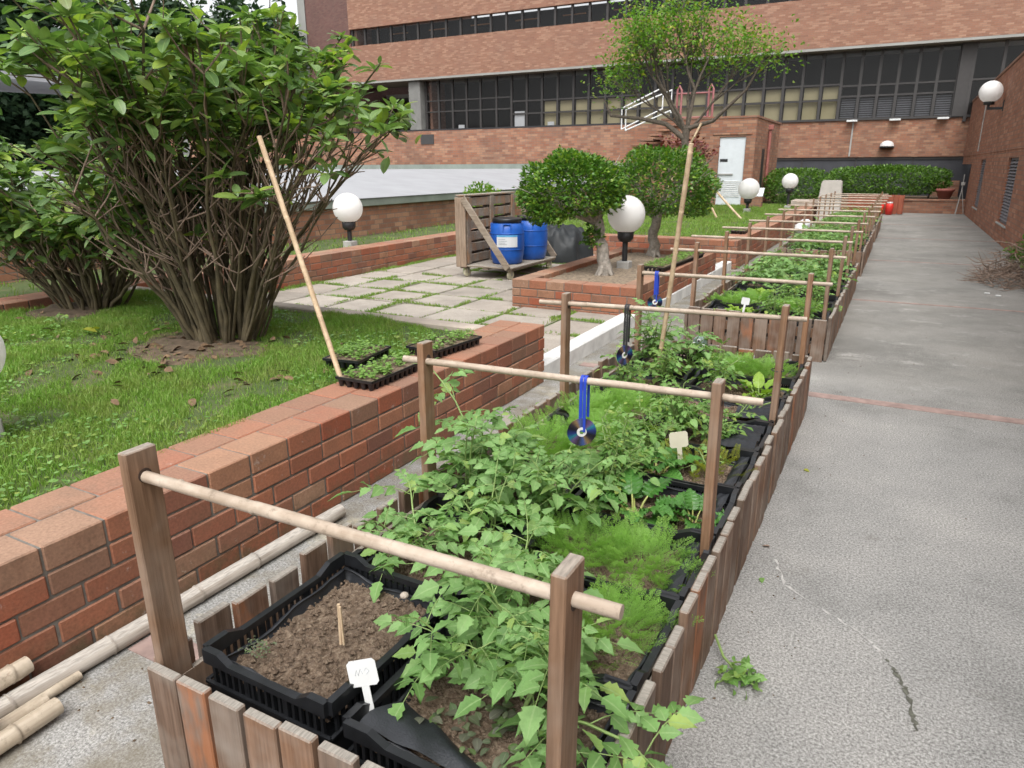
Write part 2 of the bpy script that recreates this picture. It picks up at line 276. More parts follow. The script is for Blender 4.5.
# ------------------------------------------------------------------ geometry helpers
def ident(a): return a
class MB:
    def __init__(s): s.v = []; s.f = []; s.m = []; s.sm = []
    def add(s, vs, fs, mi=0, smooth=False, M4=None):
        b = len(s.v)
        if M4 is not None: vs = [M4 @ Vector(q) for q in vs]
        s.v += [tuple(q) for q in vs]; s.f += [tuple(i+b for i in f) for f in fs]
        s.m += [mi]*len(fs); s.sm += [smooth]*len(fs)
    def box(s, a, b, bev=.0, mi=0, M4=None):
        (x0, y0, z0), (x1, y1, z1) = a, b
        if x0 > x1: x0, x1 = x1, x0
        if y0 > y1: y0, y1 = y1, y0
        if z0 > z1: z0, z1 = z1, z0
        if bev <= 0:
            vs = [(x, y, z) for z in (z0, z1) for y in (y0, y1) for x in (x0, x1)]
            fs = [(0,2,3,1), (4,5,7,6), (0,1,5,4), (2,6,7,3), (0,4,6,2), (1,3,7,5)]
            s.add(vs, fs, mi, False, M4); return
        e = min(bev, (x1-x0)*.45, (y1-y0)*.45, (z1-z0)*.45)
        vs = []; idx = {}
        for cx in (0, 1):
            for cy in (0, 1):
                for cz in (0, 1):
                    X = (x0, x1)[cx]; Y = (y0, y1)[cy]; Z = (z0, z1)[cz]
                    dx = e if cx == 0 else -e; dy = e if cy == 0 else -e; dz = e if cz == 0 else -e
                    for k, q in enumerate(((X, Y+dy, Z+dz), (X+dx, Y, Z+dz), (X+dx, Y+dy, Z))):
                        idx[(cx, cy, cz, k)] = len(vs); vs.append(q)
        fs = []
        I = lambda a, b, c, k: idx[(a, b, c, k)]
        for c in (0, 1):
            f = [I(c,0,0,0), I(c,1,0,0), I(c,1,1,0), I(c,0,1,0)]; fs.append(f if c else f[::-1])
            f = [I(0,c,0,1), I(1,c,0,1), I(1,c,1,1), I(0,c,1,1)]; fs.append(f[::-1] if c else f)
            f = [I(0,0,c,2), I(1,0,c,2), I(1,1,c,2), I(0,1,c,2)]; fs.append(f if c else f[::-1])
        for a in (0, 1):
            for b_ in (0, 1):
                f = [I(a,b_,0,0), I(a,b_,0,1), I(a,b_,1,1), I(a,b_,1,0)]; fs.append(f if (a == b_) else f[::-1])
                f = [I(a,0,b_,0), I(a,0,b_,2), I(a,1,b_,2), I(a,1,b_,0)]; fs.append(f[::-1] if (a == b_) else f)
                f = [I(0,a,b_,1), I(0,a,b_,2), I(1,a,b_,2), I(1,a,b_,1)]; fs.append(f if (a == b_) else f[::-1])
                for c in (0, 1):
                    pass
        for a in (0, 1):
            for b_ in (0, 1):
                for c in (0, 1):
                    f = [I(a,b_,c,0), I(a,b_,c,1), I(a,b_,c,2)]; fs.append(f if (a+b_+c) % 2 else f[::-1])
        s.add(vs, fs, mi, False, M4)
    def tube(s, pts, r, n=8, mi=0, cap=True, smooth=True, M4=None, taper=None):
        pts = [Vector(q) for q in pts]; k = len(pts)
        rs = r if isinstance(r, (list, tuple)) else [r]*k
        vs = []; up = Vector((0, 0, 1)); d0 = (pts[1]-pts[0]).normalized()
        if abs(d0.z) > .9: up = Vector((1, 0, 0))
        a = d0.cross(up).normalized()
        for i, q in enumerate(pts):
            d = (pts[min(i+1, k-1)]-pts[max(i-1, 0)])
            if d.length < 1e-9: d = d0
            d = d.normalized(); a = (a-d*a.dot(d))
            if a.length < 1e-6: a = d.orthogonal()
            a.normalize(); b = d.cross(a)
            for j in range(n):
                th = 2*PI*j/n; vs.append(q+(a*math.cos(th)+b*math.sin(th))*rs[i])
        fs = [(i*n+j, i*n+(j+1) % n, (i+1)*n+(j+1) % n, (i+1)*n+j) for i in range(k-1) for j in range(n)]
        s.add(vs, fs, mi, smooth, M4)
        if cap and n > 3: s.add([vs[j] for j in range(n)], [tuple(range(n))[::-1]], mi, False, M4); s.add([vs[(k-1)*n+j] for j in range(n)], [tuple(range(n))], mi, False, M4)
    def lathe(s, prof, n=24, c=(0, 0, 0), mi=0, smooth=True, M4=None):
        vs = []; k = len(prof)
        for r, z in prof:
            for j in range(n):
                th = 2*PI*j/n; vs.append((c[0]+r*math.cos(th), c[1]+r*math.sin(th), c[2]+z))
        fs = [(i*n+j, i*n+(j+1) % n, (i+1)*n+(j+1) % n, (i+1)*n+j) for i in range(k-1) for j in range(n)]
        s.add(vs, fs, mi, smooth, M4)
    def ball(s, c, r, n=24, mi=0, sz=1):
        prof = [(max(1e-4, r*math.sin(PI*i/(n//2))), -r*sz*math.cos(PI*i/(n//2))) for i in range(n//2+1)]
        s.lathe(prof, n, c, mi)
    def quad(s, a, b, c, d, mi=0): s.add([a, b, c, d], [(0, 1, 2, 3)], mi)
    def build(s, name, mats, parent=None, loc=None):
        me = bpy.data.meshes.new(name); me.from_pydata(s.v, [], s.f)
        if not isinstance(mats, (list, tuple)): mats = [mats]
        for q in mats: me.materials.append(q)
        me.polygons.foreach_set('material_index', s.m); me.polygons.foreach_set('use_smooth', s.sm)
        me.update()
        return link(name, me, parent, loc)
def link(name, me, parent=None, loc=None):
    o = bpy.data.objects.new(name, me); COL.objects.link(o)
    if parent is not None: o.parent = parent
    if loc is not None: o.location = loc
    return o
def tag(o, label=None, cat=None, group=None, kind=None):
    if label: o['label'] = label
    if cat: o['category'] = cat
    if group: o['group'] = group
    if kind: o['kind'] = kind
    return o
def empty(name, loc=(0, 0, 0), rz=0, label=None, cat=None, group=None):
    o = bpy.data.objects.new(name, None); COL.objects.link(o); o.location = loc; o.rotation_euler = (0, 0, rz); o.empty_display_size = .1
    return tag(o, label, cat, group)
def copy_tree(o, parent=None, loc=None, rz=None, label=None):
    c = o.copy(); COL.objects.link(c); c.parent = parent
    if loc is not None: c.location = loc
    if rz is not None: c.rotation_euler = (0, 0, rz)
    if label: c['label'] = label
    for ch in list(o.children): copy_tree(ch, c)
    return c
def mesh_np(name, V, F, mat, rib=None, smooth=True):
    V = np.ascontiguousarray(V, dtype=np.float32); F = np.ascontiguousarray(F, dtype=np.int32)
    k = F.shape[1]; me = bpy.data.meshes.new(name)
    me.vertices.add(len(V)); me.vertices.foreach_set('co', V.ravel())
    me.loops.add(F.size); me.loops.foreach_set('vertex_index', F.ravel())
    me.polygons.add(len(F)); me.polygons.foreach_set('loop_start', np.arange(0, F.size, k, dtype=np.int32))
    me.polygons.foreach_set('use_smooth', np.full(len(F), smooth))
    if rib is not None:
        a = me.attributes.new('rib', 'FLOAT', 'POINT'); a.data.foreach_set('value', np.ascontiguousarray(rib, dtype=np.float32))
    me.update(calc_edges=True); me.validate(); me.materials.append(mat)
    return me
# leaf template: (V, F tris, rib) with leaf along +x, normal +z
def leaf_tpl(prof, fold=.25, droop=.25, wav=0, seed=0):
    r = np.random.RandomState(seed); V = []; rib = []; F = []
    n = len(prof)
    for x, w in prof:
        z = -droop*x*x
        V.append((x, 0, z)); rib.append(1)
        for sgn in (1, -1):
            V.append((x - w*.12, sgn*w, z+fold*w+wav*r.uniform(-1, 1))); rib.append(0)
    for i in range(n-1):
        a = 3*i; b = 3*(i+1)
        F += [(a, b, b+1), (a, b+1, a+1), (a, a+2, b+2), (a, b+2, b)]
    return np.array(V, float), np.array(F), np.array(rib, float)
def euler_mats(yaw, pitch, roll):
    cy, sy = np.cos(yaw), np.sin(yaw); cp, sp = np.cos(pitch), np.sin(pitch); cr, sr = np.cos(roll), np.sin(roll)
    z = np.zeros_like(yaw); o = np.ones_like(yaw)
    Rz = np.stack([np.stack([cy, -sy, z], -1), np.stack([sy, cy, z], -1), np.stack([z, z, o], -1)], -2)
    Ry = np.stack([np.stack([cp, z, -sp], -1), np.stack([z, o, z], -1), np.stack([sp, z, cp], -1)], -2)   # +pitch lifts the tip
    Rx = np.stack([np.stack([o, z, z], -1), np.stack([z, cr, -sr], -1), np.stack([z, sr, cr], -1)], -2)
    return Rz @ Ry @ Rx
def scatter(tpl, P_, yaw, pitch, roll, size):
    V, F, rib = tpl; n = len(P_)
    R = euler_mats(yaw, pitch, roll)
    VV = np.einsum('nij,kj->nki', R, V)*size[:, None, None] + P_[:, None, :]
    FF = F[None] + (np.arange(n)*len(V))[:, None, None]
    return VV.reshape(-1, 3), FF.reshape(-1, F.shape[1]), np.tile(rib, n)
def merge(parts):
    Vs, Fs, Rs = [], [], []; b = 0
    for V, F, r in parts:
        Vs.append(V); Fs.append(F+b); Rs.append(r); b += len(V)
    return np.concatenate(Vs), np.concatenate(Fs), np.concatenate(Rs)

LF = {
 'toml': leaf_tpl([(0,.01), (.12,.17), (.22,.30), (.30,.23), (.42,.34), (.54,.22), (.63,.25), (.80,.11), (1,.0)], .3, .3, .02, 1),
 'ovate': leaf_tpl([(0,.01), (.2,.24), (.45,.33), (.75,.2), (1,0)], .25, .3, .02, 2),
 'big': leaf_tpl([(0,.015), (.12,.05), (.3,.17), (.55,.245), (.8,.19), (.92,.10), (1,.0)], .28, .3, .012, 3),
 'small': leaf_tpl([(0,.02), (.5,.3), (1,0)], .3, .2, 0, 4),
 'round': leaf_tpl([(0,.05), (.3,.4), (.7,.42), (1,.1)], .15, .2, .03, 5),
}
# ------------------------------------------------------------------ plant meshes (plant local origin at soil)
def compound(L_, r, leaf='toml', pairs=3, drp=.5, ls=.34):
    """compound leaf along +x; returns leaf tuples and rachis points"""
    P_, Y_, Pi, S_ = [], [], [], []
    fn = lambda u: np.array([L_*u*(1-.12*u), 0, -drp*L_*u*u*.6])
    rach = [fn(u) for u in np.linspace(0, 1, 5)]
    P_.append(fn(1)); Y_.append(0); Pi.append(-drp*.8); S_.append(L_*ls*1.25)
    for i in range(pairs):
        u = .35+.6*i/pairs
        for sg in (1, -1):
            P_.append(fn(u)+np.array([0, sg*.003, 0])); Y_.append(sg*r.uniform(.95, 1.35)); Pi.append(r.uniform(-.5, .1)); S_.append(L_*ls*r.uniform(.75, 1.05))
            if r.rand() < .6: P_.append(fn(u+.1)); Y_.append(sg*1.3); Pi.append(-.1); S_.append(L_*ls*.35)
    n = len(P_)
    return scatter(LF[leaf], np.array(P_), np.array(Y_), np.array(Pi), r.uniform(-.4, .4, n), np.array(S_)), rach
def xf(VFR, yaw, pitch, roll, p):
    R = euler_mats(np.array([yaw]), np.array([pitch]), np.array([roll]))[0]
    return VFR[0] @ R.T + p, VFR[1], VFR[2]
def make_tomato(seed, h=.38, stems=3, nl=11, LL=.2, leaf='toml', lean=None, mat='tomato', spread=.5, pairs=3):
    r = np.random.RandomState(seed); parts = []; sb = MB()
    for s in range(stems):
        az = r.uniform(0, 2*PI); tilt = r.uniform(.1, spread); hh = h*r.uniform(.75, 1.1)
        if lean and s == 0: az, tilt, hh = lean
        pts = []
        for u in np.linspace(0, 1, 7):
            t_ = tilt*(.5+.9*u)
            pts.append(np.array([math.cos(az)*math.sin(t_)*hh*u, math.sin(az)*math.sin(t_)*hh*u, math.cos(t_)*hh*u])+r.uniform(-.006, .006, 3))
        pts[0] = np.array([r.uniform(-.03, .03), r.uniform(-.03, .03), -.01])
        sb.tube(pts, [.0055*(1-.55*u) for u in np.linspace(0, 1, 7)], 6)
        for i in range(nl):
            u = .18+.82*(i+1)/nl; k = u*6; a = int(min(5, k)); q = pts[a]+(pts[a+1]-pts[a])*(k-a)
            yaw = i*2.4+r.uniform(-.4, .4)+az; top = u > .85
            l_ = LL*r.uniform(.7, 1.1)*(1 if not top else .55)
            lv, rc = compound(l_, r, leaf, pairs, r.uniform(.4, .9))
            pit = r.uniform(.15, .7) if not top else r.uniform(.5, 1.1); ro = r.uniform(-.3, .3)
            parts.append(xf(lv, yaw, pit, ro, q))
            R = euler_mats(np.array([yaw]), np.array([pit]), np.array([ro]))[0]
            sb.tube([R @ c_ + q for c_ in rc], [.0022, .002, .0017, .0014, .001], 4, cap=False)
    V, F, rb = merge(parts)
    return sb, mesh_np('leaves', V, F, M[mat], rb)
def make_frond(seed, n=46, L_=.24, mat='carrot'):
    r = np.random.RandomState(seed)
    # one frond template
    tp = []
    for f in range(3):
        V, F = [], []
        def tri(a, b, c_):
            k = len(V); V.extend([a, b, c_]); F.append((k, k+1, k+2))
        fn = lambda u: np.array([u*(1-.18*u), 0, -.35*u*u])
        for i in range(12):
            a, b = fn(i/12), fn((i+1)/12); tri(a+[0,.006,0], a-[0,.006,0], b)
        for i in range(9):
            u = .34+.64*i/9; pl = .20*(1-.75*(u-.34)/.66)+.03
            for sg in (1, -1):
                d = np.array([.55, sg*.83, r.uniform(-.25, .25)]); d /= np.linalg.norm(d); q = fn(u)
                pr = np.array([-d[1], d[0], 0])
                tri(q+pr*.003, q-pr*.003, q+d*pl)
                for j in range(5):
                    w = q+d*pl*(.25+.75*j/5)
                    for s2 in (1, -1):
                        dd = d*.6+pr*s2*.8+np.array([0, 0, r.uniform(-.4, .5)]); ln = .042*(1-.1*j)
                        wv = np.cross(dd, [0, 0, 1]); wv = wv/np.linalg.norm(wv)*.008
                        tri(w, w+dd*ln+wv, w+dd*ln*1.1-wv)
        tp.append((np.array(V), np.array(F), np.zeros(len(V))))
    parts = []
    for k in range(3):
        m_ = n//3
        P_ = np.c_[r.normal(0, .075, m_), r.normal(0, .07, m_), np.zeros(m_)]
        az = np.arctan2(P_[:, 1], P_[:, 0])+r.uniform(-.9, .9, m_)
        parts.append(scatter(tp[k], P_, az, r.uniform(.75, 1.5, m_), r.uniform(-.7, .7, m_), L_*r.uniform(.7, 1.15, m_)))
    V, F, rb = merge(parts)
    return mesh_np('fronds', V, F, M[mat], rb, False)
def make_rosette(seed, n, size, mat, wav, w=.33, pit=(.3, 1.2), stem=0, petiole='chardstem', nx=12, spread=.03, freq=0):
    r = np.random.RandomState(seed); V, F, rib = [], [], []; sb = MB()
    for i in range(n):
        az = i*2.4+r.uniform(-.3, .3); pi_ = pit[0]+(pit[1]-pit[0])*(i/n)+r.uniform(-.1, .1); s = size*r.uniform(.75, 1.1)
        sl = stem*r.uniform(.7, 1.2); b0 = np.array([math.cos(az)*spread, math.sin(az)*spread, 0]); ny = 6
        tip = b0+np.array([math.cos(az)*math.cos(pi_), math.sin(az)*math.cos(pi_), math.sin(pi_)])*sl
        if stem: sb.tube([b0, (b0+tip)/2+[0, 0, .01], tip], [.006, .005, .004], 6)
        R = euler_mats(np.array([az]), np.array([pi_*.75]), np.array([r.uniform(-.4, .4)]))[0]
        k = len(V); ph = r.uniform(0, 6, 4)
        for a in range(nx+1):
            u = a/nx; ww = w*math.sin(PI*min(1, (u*.93+.05))**.8)**.7
            for b in range(-ny, ny+1):
                v = b/ny
                z = -.45*u*u+.25*abs(v)*ww+(wav*.8*math.sin(u*38-abs(v)*6+ph[0])*math.cos(v*8+ph[1])*(.4+.6*abs(v)) if freq else wav*(math.sin(u*16+ph[0]+v*5)*math.cos(v*6+ph[1]))*(.25+abs(v)))+wav*1.3*abs(v)**3*math.sin(u*(40 if freq else 20)+ph[2]*(1 if v > 0 else 2))
                V.append(R @ np.array([u, v*ww, z])*s+tip); rib.append(1.0 if b == 0 else .0)
        W_ = 2*ny+1
        for a in range(nx):
            for b in range(W_-1): F.append((k+a*W_+b, k+(a+1)*W_+b, k+(a+1)*W_+b+1, k+a*W_+b+1))
    return sb, mesh_np('leaves', np.array(V), np.array(F), M[mat], np.array(rib))

KIND = {}
def reg(kind, name, stem, leaves, smat, partname='leaves'):
    sm = None
    if stem is not None and stem.v:
        me = bpy.data.meshes.new('stem'); me.from_pydata(stem.v, [], stem.f); me.materials.append(smat)
        me.polygons.foreach_set('use_smooth', stem.sm); me.update(); sm = me
    KIND.setdefault(kind, []).append((name, sm, leaves, partname))
for i in range(4):
    sb, me = make_tomato(20+i, .33, 3, 9, .20); reg('tomato', 'tomato_plant', sb, me, M['stemg'])
for i in range(2):
    sb, me = make_tomato(60+i, .50, 3, 11, .19, spread=.45); reg('talltomato', 'tomato_plant', sb, me, M['stemg'])
sb, me = make_tomato(71, .34, 3, 10, .21, lean=(-.15, 1.05, .46)); reg('leantomato', 'tomato_plant', sb, me, M['stemg'])
sb, me = make_tomato(72, .36, 4, 10, .19, lean=(2.9, .42, .60)); reg('leanleft', 'tomato_plant', sb, me, M['stemg'])
for i in range(3):
    sb, me = make_tomato(40+i, .26, 6, 8, .125, 'ovate', mat='herb', spread=.55, pairs=2); reg('herb', 'potato_plant', sb, me, M['stemg'])
sb, me = make_tomato(47, .13, 2, 5, .10, 'ovate', mat='herb', pairs=2); reg('sprout', 'young_herb', sb, me, M['stemg'])
sb, me = make_tomato(49, .40, 5, 16, .10, 'ovate', mat='herb', spread=.2, pairs=1); reg('bushy', 'flowering_herb', sb, me, M['stemg'])
for i in range(3): reg('carrot', 'carrot_clump', None, make_frond(i, 130, .175), None, 'fronds')
reg('yellow', 'yellowing_clump', None, make_frond(9, 40, .15, 'yellow'), None, 'fronds')
for i in range(2):
    sb, me = make_rosette(80+i, 13, .14, 'chard', .055, .36, (.35, 1.3), .07, nx=26, freq=1); reg('chard', 'chard_plant', sb, me, M['chardstem'])
for i in range(2):
    sb, me = make_rosette(90+i, 16, .13, 'lettuce', .075, .42, (.15, 1.2)); reg('lettuce', 'lettuce', None, me, None)
sb, me = make_rosette(95, 14, .12, 'lettuce', .035, .28, (.5, 1.4), .05, nx=14); reg('leafy', 'leafy_green', sb, me, M['stemg'])
# weed carpet
r = np.random.RandomState(3); n = 130
P_ = np.c_[r.uniform(-.2, .2, n), r.uniform(-.15, .15, n), r.uniform(.005, .05, n)]
V, F, rb = scatter(LF['ovate'], P_, r.uniform(0, 6.3, n), r.uniform(-.2, .6, n), r.uniform(-.4, .4, n), r.uniform(.02, .045, n))
reg('weed', 'weed_patch', None, mesh_np('leaves', V, F, M['weed'], rb), None)
KLAB = {'tomato': ('bushy lobed-leaf tomato plant', 'tomato plant'), 'talltomato': ('tall tomato plant', 'tomato plant'),
 'leantomato': ('tomato plant leaning over the pickets', 'tomato plant'), 'leanleft': ('tomato plant leaning towards the brick wall', 'tomato plant'),
 'herb': ('low oval-leaved potato plant', 'potato plant'), 'sprout': ('small young plant on bare soil', 'young plant'), 'bushy': ('upright leafy herb by a stake', 'herb'),
 'carrot': ('bright green feathery carrot tops', 'carrots'), 'yellow': ('yellowing feathery clump', 'carrots'), 'chard': ('dark crinkled yellow-stalked chard', 'chard'),
 'lettuce': ('pale frilly lettuce', 'lettuce'), 'leafy': ('broad upright leafy green', 'leaf vegetable'), 'weed': ('small dull-leaved weeds', 'weeds')}
PCOUNT = {}
def plant(kind, x, y, z, where, sc=1, rz=None):
    vs = KIND[kind]; i = PCOUNT.get(kind, 0); PCOUNT[kind] = i+1
    name, sm, lm, pn = vs[i % len(vs)]
    e = empty(name, (x, y, z), random.uniform(0, 6.28) if rz is None else rz, KLAB[kind][0]+' '+where, KLAB[kind][1], 'vegetables growing in the crates')
    e.scale = (sc, sc, sc*random.uniform(.92, 1.08))
    if sm is not None: link('stem', sm, e)
    link(pn, lm, e)
    return e

# ------------------------------------------------------------------ brick walls of modelled bricks
def brick_wall(name, x0, x1, y0, y1, z0, z1, label, sides='xXyY', parent=None, seed=0, rowd=.19, core=True):
    """wall box; bricks on the faces listed, coping of headers on top"""
    r = random.Random(seed); b = MB(); g = .009; bl = .212; ch = .090
    tz = z1-.093
    nc = max(1, int(math.ceil((tz-z0)/ch-.05)))
    def run(lo, hi, off, z_a, z_b, emit):
        u = lo-off
        while u < hi-.01:
            a, c = max(lo, u), min(hi, u+bl-g)
            if c-a > .02: emit(a, c, z_a, z_b)
            u += bl
    for k in range(nc):
        zb = tz-g-k*ch; za = max(z0, zb-ch+g)
        if zb-za < .015: continue
        off = 0 if k % 2 else bl/2
        j = lambda: r.uniform(-.0015, .0015)
        if 'x' in sides: run(y0+.1, y1-.1 if 'Y' in sides else y1, off, za, zb, lambda a, c, p_, q: b.box((x0+j(), a, p_), (x0+.09, c, q), .004))
        if 'X' in sides: run(y0, y1, off, za, zb, lambda a, c, p_, q: b.box((x1-.09, a+j(), p_+j()), (x1+2*j(), c+j(), q+j()), .005))
        if 'y' in sides: run(x0, x1-.1 if 'X' in sides else x1, off, za, zb, lambda a, c, p_, q: b.box((a, y0+j(), p_), (c, y0+.09, q), .004))
        if 'Y' in sides: run(x0, x1-.1 if 'X' in sides else x1, off, za, zb, lambda a, c, p_, q: b.box((a, y1-.09, p_), (c, y1+j(), q), .004))
    # coping
    lx, ly = x1-x0, y1-y0
    if ly >= lx:
        rows = max(1, round(lx/rowd)); w = lx/rows
        for q in range(rows):
            run(y0, y1, bl*(.5 if q % 2 else 0), tz, z1, lambda a, c, p_, qq: b.box((x0+q*w+(g/2 if q else 0), a, p_), (x0+(q+1)*w-(g/2 if q < rows-1 else 0), c, qq+r.uniform(-.002, .001)), .005))
    else:
        rows = max(1, round(ly/rowd)); w = ly/rows
        for q in range(rows):
            run(x0, x1, bl*(.5 if q % 2 else 0), tz, z1, lambda a, c, p_, qq: b.box((a, y0+q*w+(g/2 if q else 0), p_), (c, y0+(q+1)*w-(g/2 if q < rows-1 else 0), qq+r.uniform(-.002, .001)), .005))
    e = parent or empty(name, (0, 0, 0), 0, label, 'wall')
    b.build('bricks', M['brick'], e)
    if core:
        c = MB(); c.box((x0+.007, y0+.007, z0-.02), (x1-.007, y1-.007, z1-.006)); c.build('mortar', M['mortar'], e)
    return e

# ------------------------------------------------------------------ camera, world, light
R = [[0.8824333884205263, -0.13472752891225112, 0.45073252373649186], [0.47041766548631714, 0.26147580898858747, -0.842815294896911], [-0.004305229270555877, 0.9557608980634028, 0.294113193743439]]
cam = bpy.data.cameras.new('camera'); co = bpy.data.objects.new('camera', cam); COL.objects.link(co)
mw = Matrix(R).to_4x4(); mw.translation = Vector((0, 0, 1.6)); co.matrix_world = mw
cam.sensor_width = 36; cam.lens = 36*705.9/1024; cam.clip_start = .05; cam.clip_end = 500
cam.dof.use_dof = True; cam.dof.focus_distance = 2.6; cam.dof.aperture_fstop = 9
scene.camera = co
w = bpy.data.worlds.new('World'); scene.world = w; w.use_nodes = True; t = w.node_tree; t.nodes.clear()
wo = t.nodes.new('ShaderNodeOutputWorld'); bg = t.nodes.new('ShaderNodeBackground'); sk = t.nodes.new('ShaderNodeTexSky')
sk.sky_type = 'NISHITA'; sk.sun_disc = False; sk.sun_elevation = math.radians(58); sk.sun_rotation = math.radians(160); sk.air_density = 1.0; sk.dust_density = 4; sk.ozone_density = 1
hs = N(t, 'ShaderNodeHueSaturation'); hs.inputs['Saturation'].default_value = .12; hs.inputs['Value'].default_value = 1.35
L(t, sk.outputs[0], hs.inputs['Color']); L(t, hs.outputs[0], bg.inputs[0]); bg.inputs[1].default_value = .15; L(t, bg.outputs[0], wo.inputs[0])
sd = bpy.data.lights.new('sun', 'SUN'); sd.energy = 1.15; sd.angle = math.radians(40); sd.color = (1, .97, .92)
so = bpy.data.objects.new('sun', sd); COL.objects.link(so)
az, el = math.radians(160), math.radians(58)
dirv = Vector((math.sin(az)*math.cos(el), math.cos(az)*math.cos(el), math.sin(el)))
so.rotation_euler = dirv.to_track_quat('Z', 'Y').to_euler(); so.location = (0, 0, 20)
scene.view_settings.view_transform = 'Standard'; scene.view_settings.look = 'None'; scene.view_settings.gamma = 1
scene.view_settings.exposure = 0.56
scene.render.engine = 'CYCLES'; scene.render.resolution_x = 1024; scene.render.resolution_y = 768
scene.cycles.max_bounces = 6; scene.cycles.transparent_max_bounces = 6

# ------------------------------------------------------------------ ground, path
def struct(o): o['kind'] = 'structure'; return o
b = MB(); b.quad((-150, -60, -.06), (150, -60, -.06), (150, 250, -.06), (-150, 250, -.06)); struct(b.build('ground', M['earth']))
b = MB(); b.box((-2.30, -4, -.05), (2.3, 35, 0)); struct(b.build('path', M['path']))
b = MB()
for y, x0 in ((5.36, -.9), (9.70, -.36), (14.05, -.36), (18.6, -.36), (23.0, -2.0), (27.0, -2.0)):
    b.box((-2.2 if y < 6 else x0, y-(.055 if y < 6 else .03), -.01), (1.94, y+(.055 if y < 6 else .03), .004))
b.box((-2.16, 1.2, -.01), (-1.62, 1.33, .004))
struct(b.build('joint_strips', M['strip']))
# cracks
def ribbon(pts, w, z, name, mat):
    b = MB(); vs = []; rr = random.Random(5)
    P2 = []
    for i in range(len(pts)-1):
        for k in range(8):
            u = k/8; P2.append((pts[i][0]*(1-u)+pts[i+1][0]*u+rr.uniform(-.006, .006), pts[i][1]*(1-u)+pts[i+1][1]*u+rr.uniform(-.006, .006)))
    for i, q in enumerate(P2):
        d = Vector(P2[min(i+1, len(P2)-1)])-Vector(P2[max(i-1, 0)]); nn = Vector((-d.y, d.x)).normalized()*w*rr.uniform(.05, 1.5)
        vs += [(q[0]+nn.x, q[1]+nn.y, z), (q[0]-nn.x, q[1]-nn.y, z)]
    b.add(vs, [(2*i, 2*i+1, 2*i+3, 2*i+2) for i in range(len(P2)-1)]); return struct(b.build(name, mat))
ribbon([(-.265, 2.855), (-.2, 2.677), (-.042, 2.558), (.06, 2.50), (.12, 2.44), (.155, 2.37)], .0045, .002, 'filled_crack', simple('pale_mortar', (.40,.39,.37), .9, var=.35, scale=40, bs=0))
ribbon([(.163, 2.362), (.20, 2.30), (.223, 2.231), (.249, 2.10), (.25, 2.034)], .007, .002, 'open_crack', simple('crack_dark', (.10,.10,.08), 1, var=.5, scale=60, bs=0))
# ground litter by the wall
r = random.Random(4); b = MB()
for i in range(120):
    x, y = (r.uniform(-2.24, -1.7), r.uniform(.6, 4.6)) if i < 70 else (r.uniform(-.35, -.1) if r.random() < .7 else r.uniform(0, 1.8), r.uniform(1.8, 8))
    s = r.uniform(.003, .009)*(1 if i < 70 else .7)
    a = r.uniform(0, 6.28)
    b.add([(x+s*math.cos(a+k*1.57)*r.uniform(.6, 1.3), y+s*math.sin(a+k*1.57)*r.uniform(.6, 1.3), .001) for k in range(4)]+[(x, y, .002+s*.7)], [(0,1,4), (1,2,4), (2,3,4), (3,0,4)])
tag(b.build('ground_litter', M['earth']), 'scattered crumbs of soil and grit on the concrete path', 'grit', kind='stuff')

# near brick retaining wall + lawn
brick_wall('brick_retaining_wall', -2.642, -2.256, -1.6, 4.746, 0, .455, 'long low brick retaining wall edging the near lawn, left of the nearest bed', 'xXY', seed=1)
def ripple(x, y): return .012*math.sin(x*3.1+y*1.7)+.01*math.sin(y*4.3-x*2.2)
def sheet(name, x0, x1, y0, y1, z, nx, ny, mat, amp=1):
    vs = [(x0+(x1-x0)*i/nx, y0+(y1-y0)*j/ny, z+amp*ripple(x0+(x1-x0)*i/nx, y0+(y1-y0)*j/ny)) for j in range(ny+1) for i in range(nx+1)]
    fs = [(j*(nx+1)+i, j*(nx+1)+i+1, (j+1)*(nx+1)+i+1, (j+1)*(nx+1)+i) for j in range(ny) for i in range(nx)]
    b = MB(); b.add(vs, fs, 0, True); return struct(b.build(name, mat))
sheet('lawn', -6.72, -2.64, -2, 4.42, .415, 60, 60, M['lawn'])
sheet('lawn', -16, -7.28, -2, 24, .415, 60, 60, M['lawn'])
sheet('lawn', -7.29, -2.57, 12.13, 29, .415, 60, 60, M['lawn'])
b = MB()
b.box((-6.9, 4.42, .0), (-2.66, 4.56, .448), .01)
struct(b.build('lawn_kerb', M['paver']))
b = MB(); r = random.Random(2)
# dirt mound under the shrub
def mound(cx, cy, rx, ry, h, z, name, mat):
    b = MB(); n = 28; m_ = 10; vs = [(cx, cy, z+h)]
    for i in range(1, m_+1):
        for j in range(n):
            u = i/m_; a = 2*PI*j/n; k = 1+.15*math.sin(3*a)+.1*math.sin(5*a+1)
            vs.append((cx+rx*u*k*math.cos(a), cy+ry*u*k*math.sin(a), z+h*(1-u*u)*random.uniform(.7, 1.2)-(.02 if i == m_ else 0)))
    fs = [(0, 1+j, 1+(j+1) % n) for j in range(n)]+[(1+(i-1)*n+j, 1+i*n+j, 1+i*n+(j+1) % n, 1+(i-1)*n+(j+1) % n) for i in range(1, m_) for j in range(n)]
    b.add(vs, fs, 0, True); return struct(b.build(name, mat))
mound(-4.15, 3.15, .60, .38, .018, .418, 'bare_soil', M['earth'])
mound(-6.2, 3.55, .5, .35, .02, .418, 'bare_soil', M['earth'])

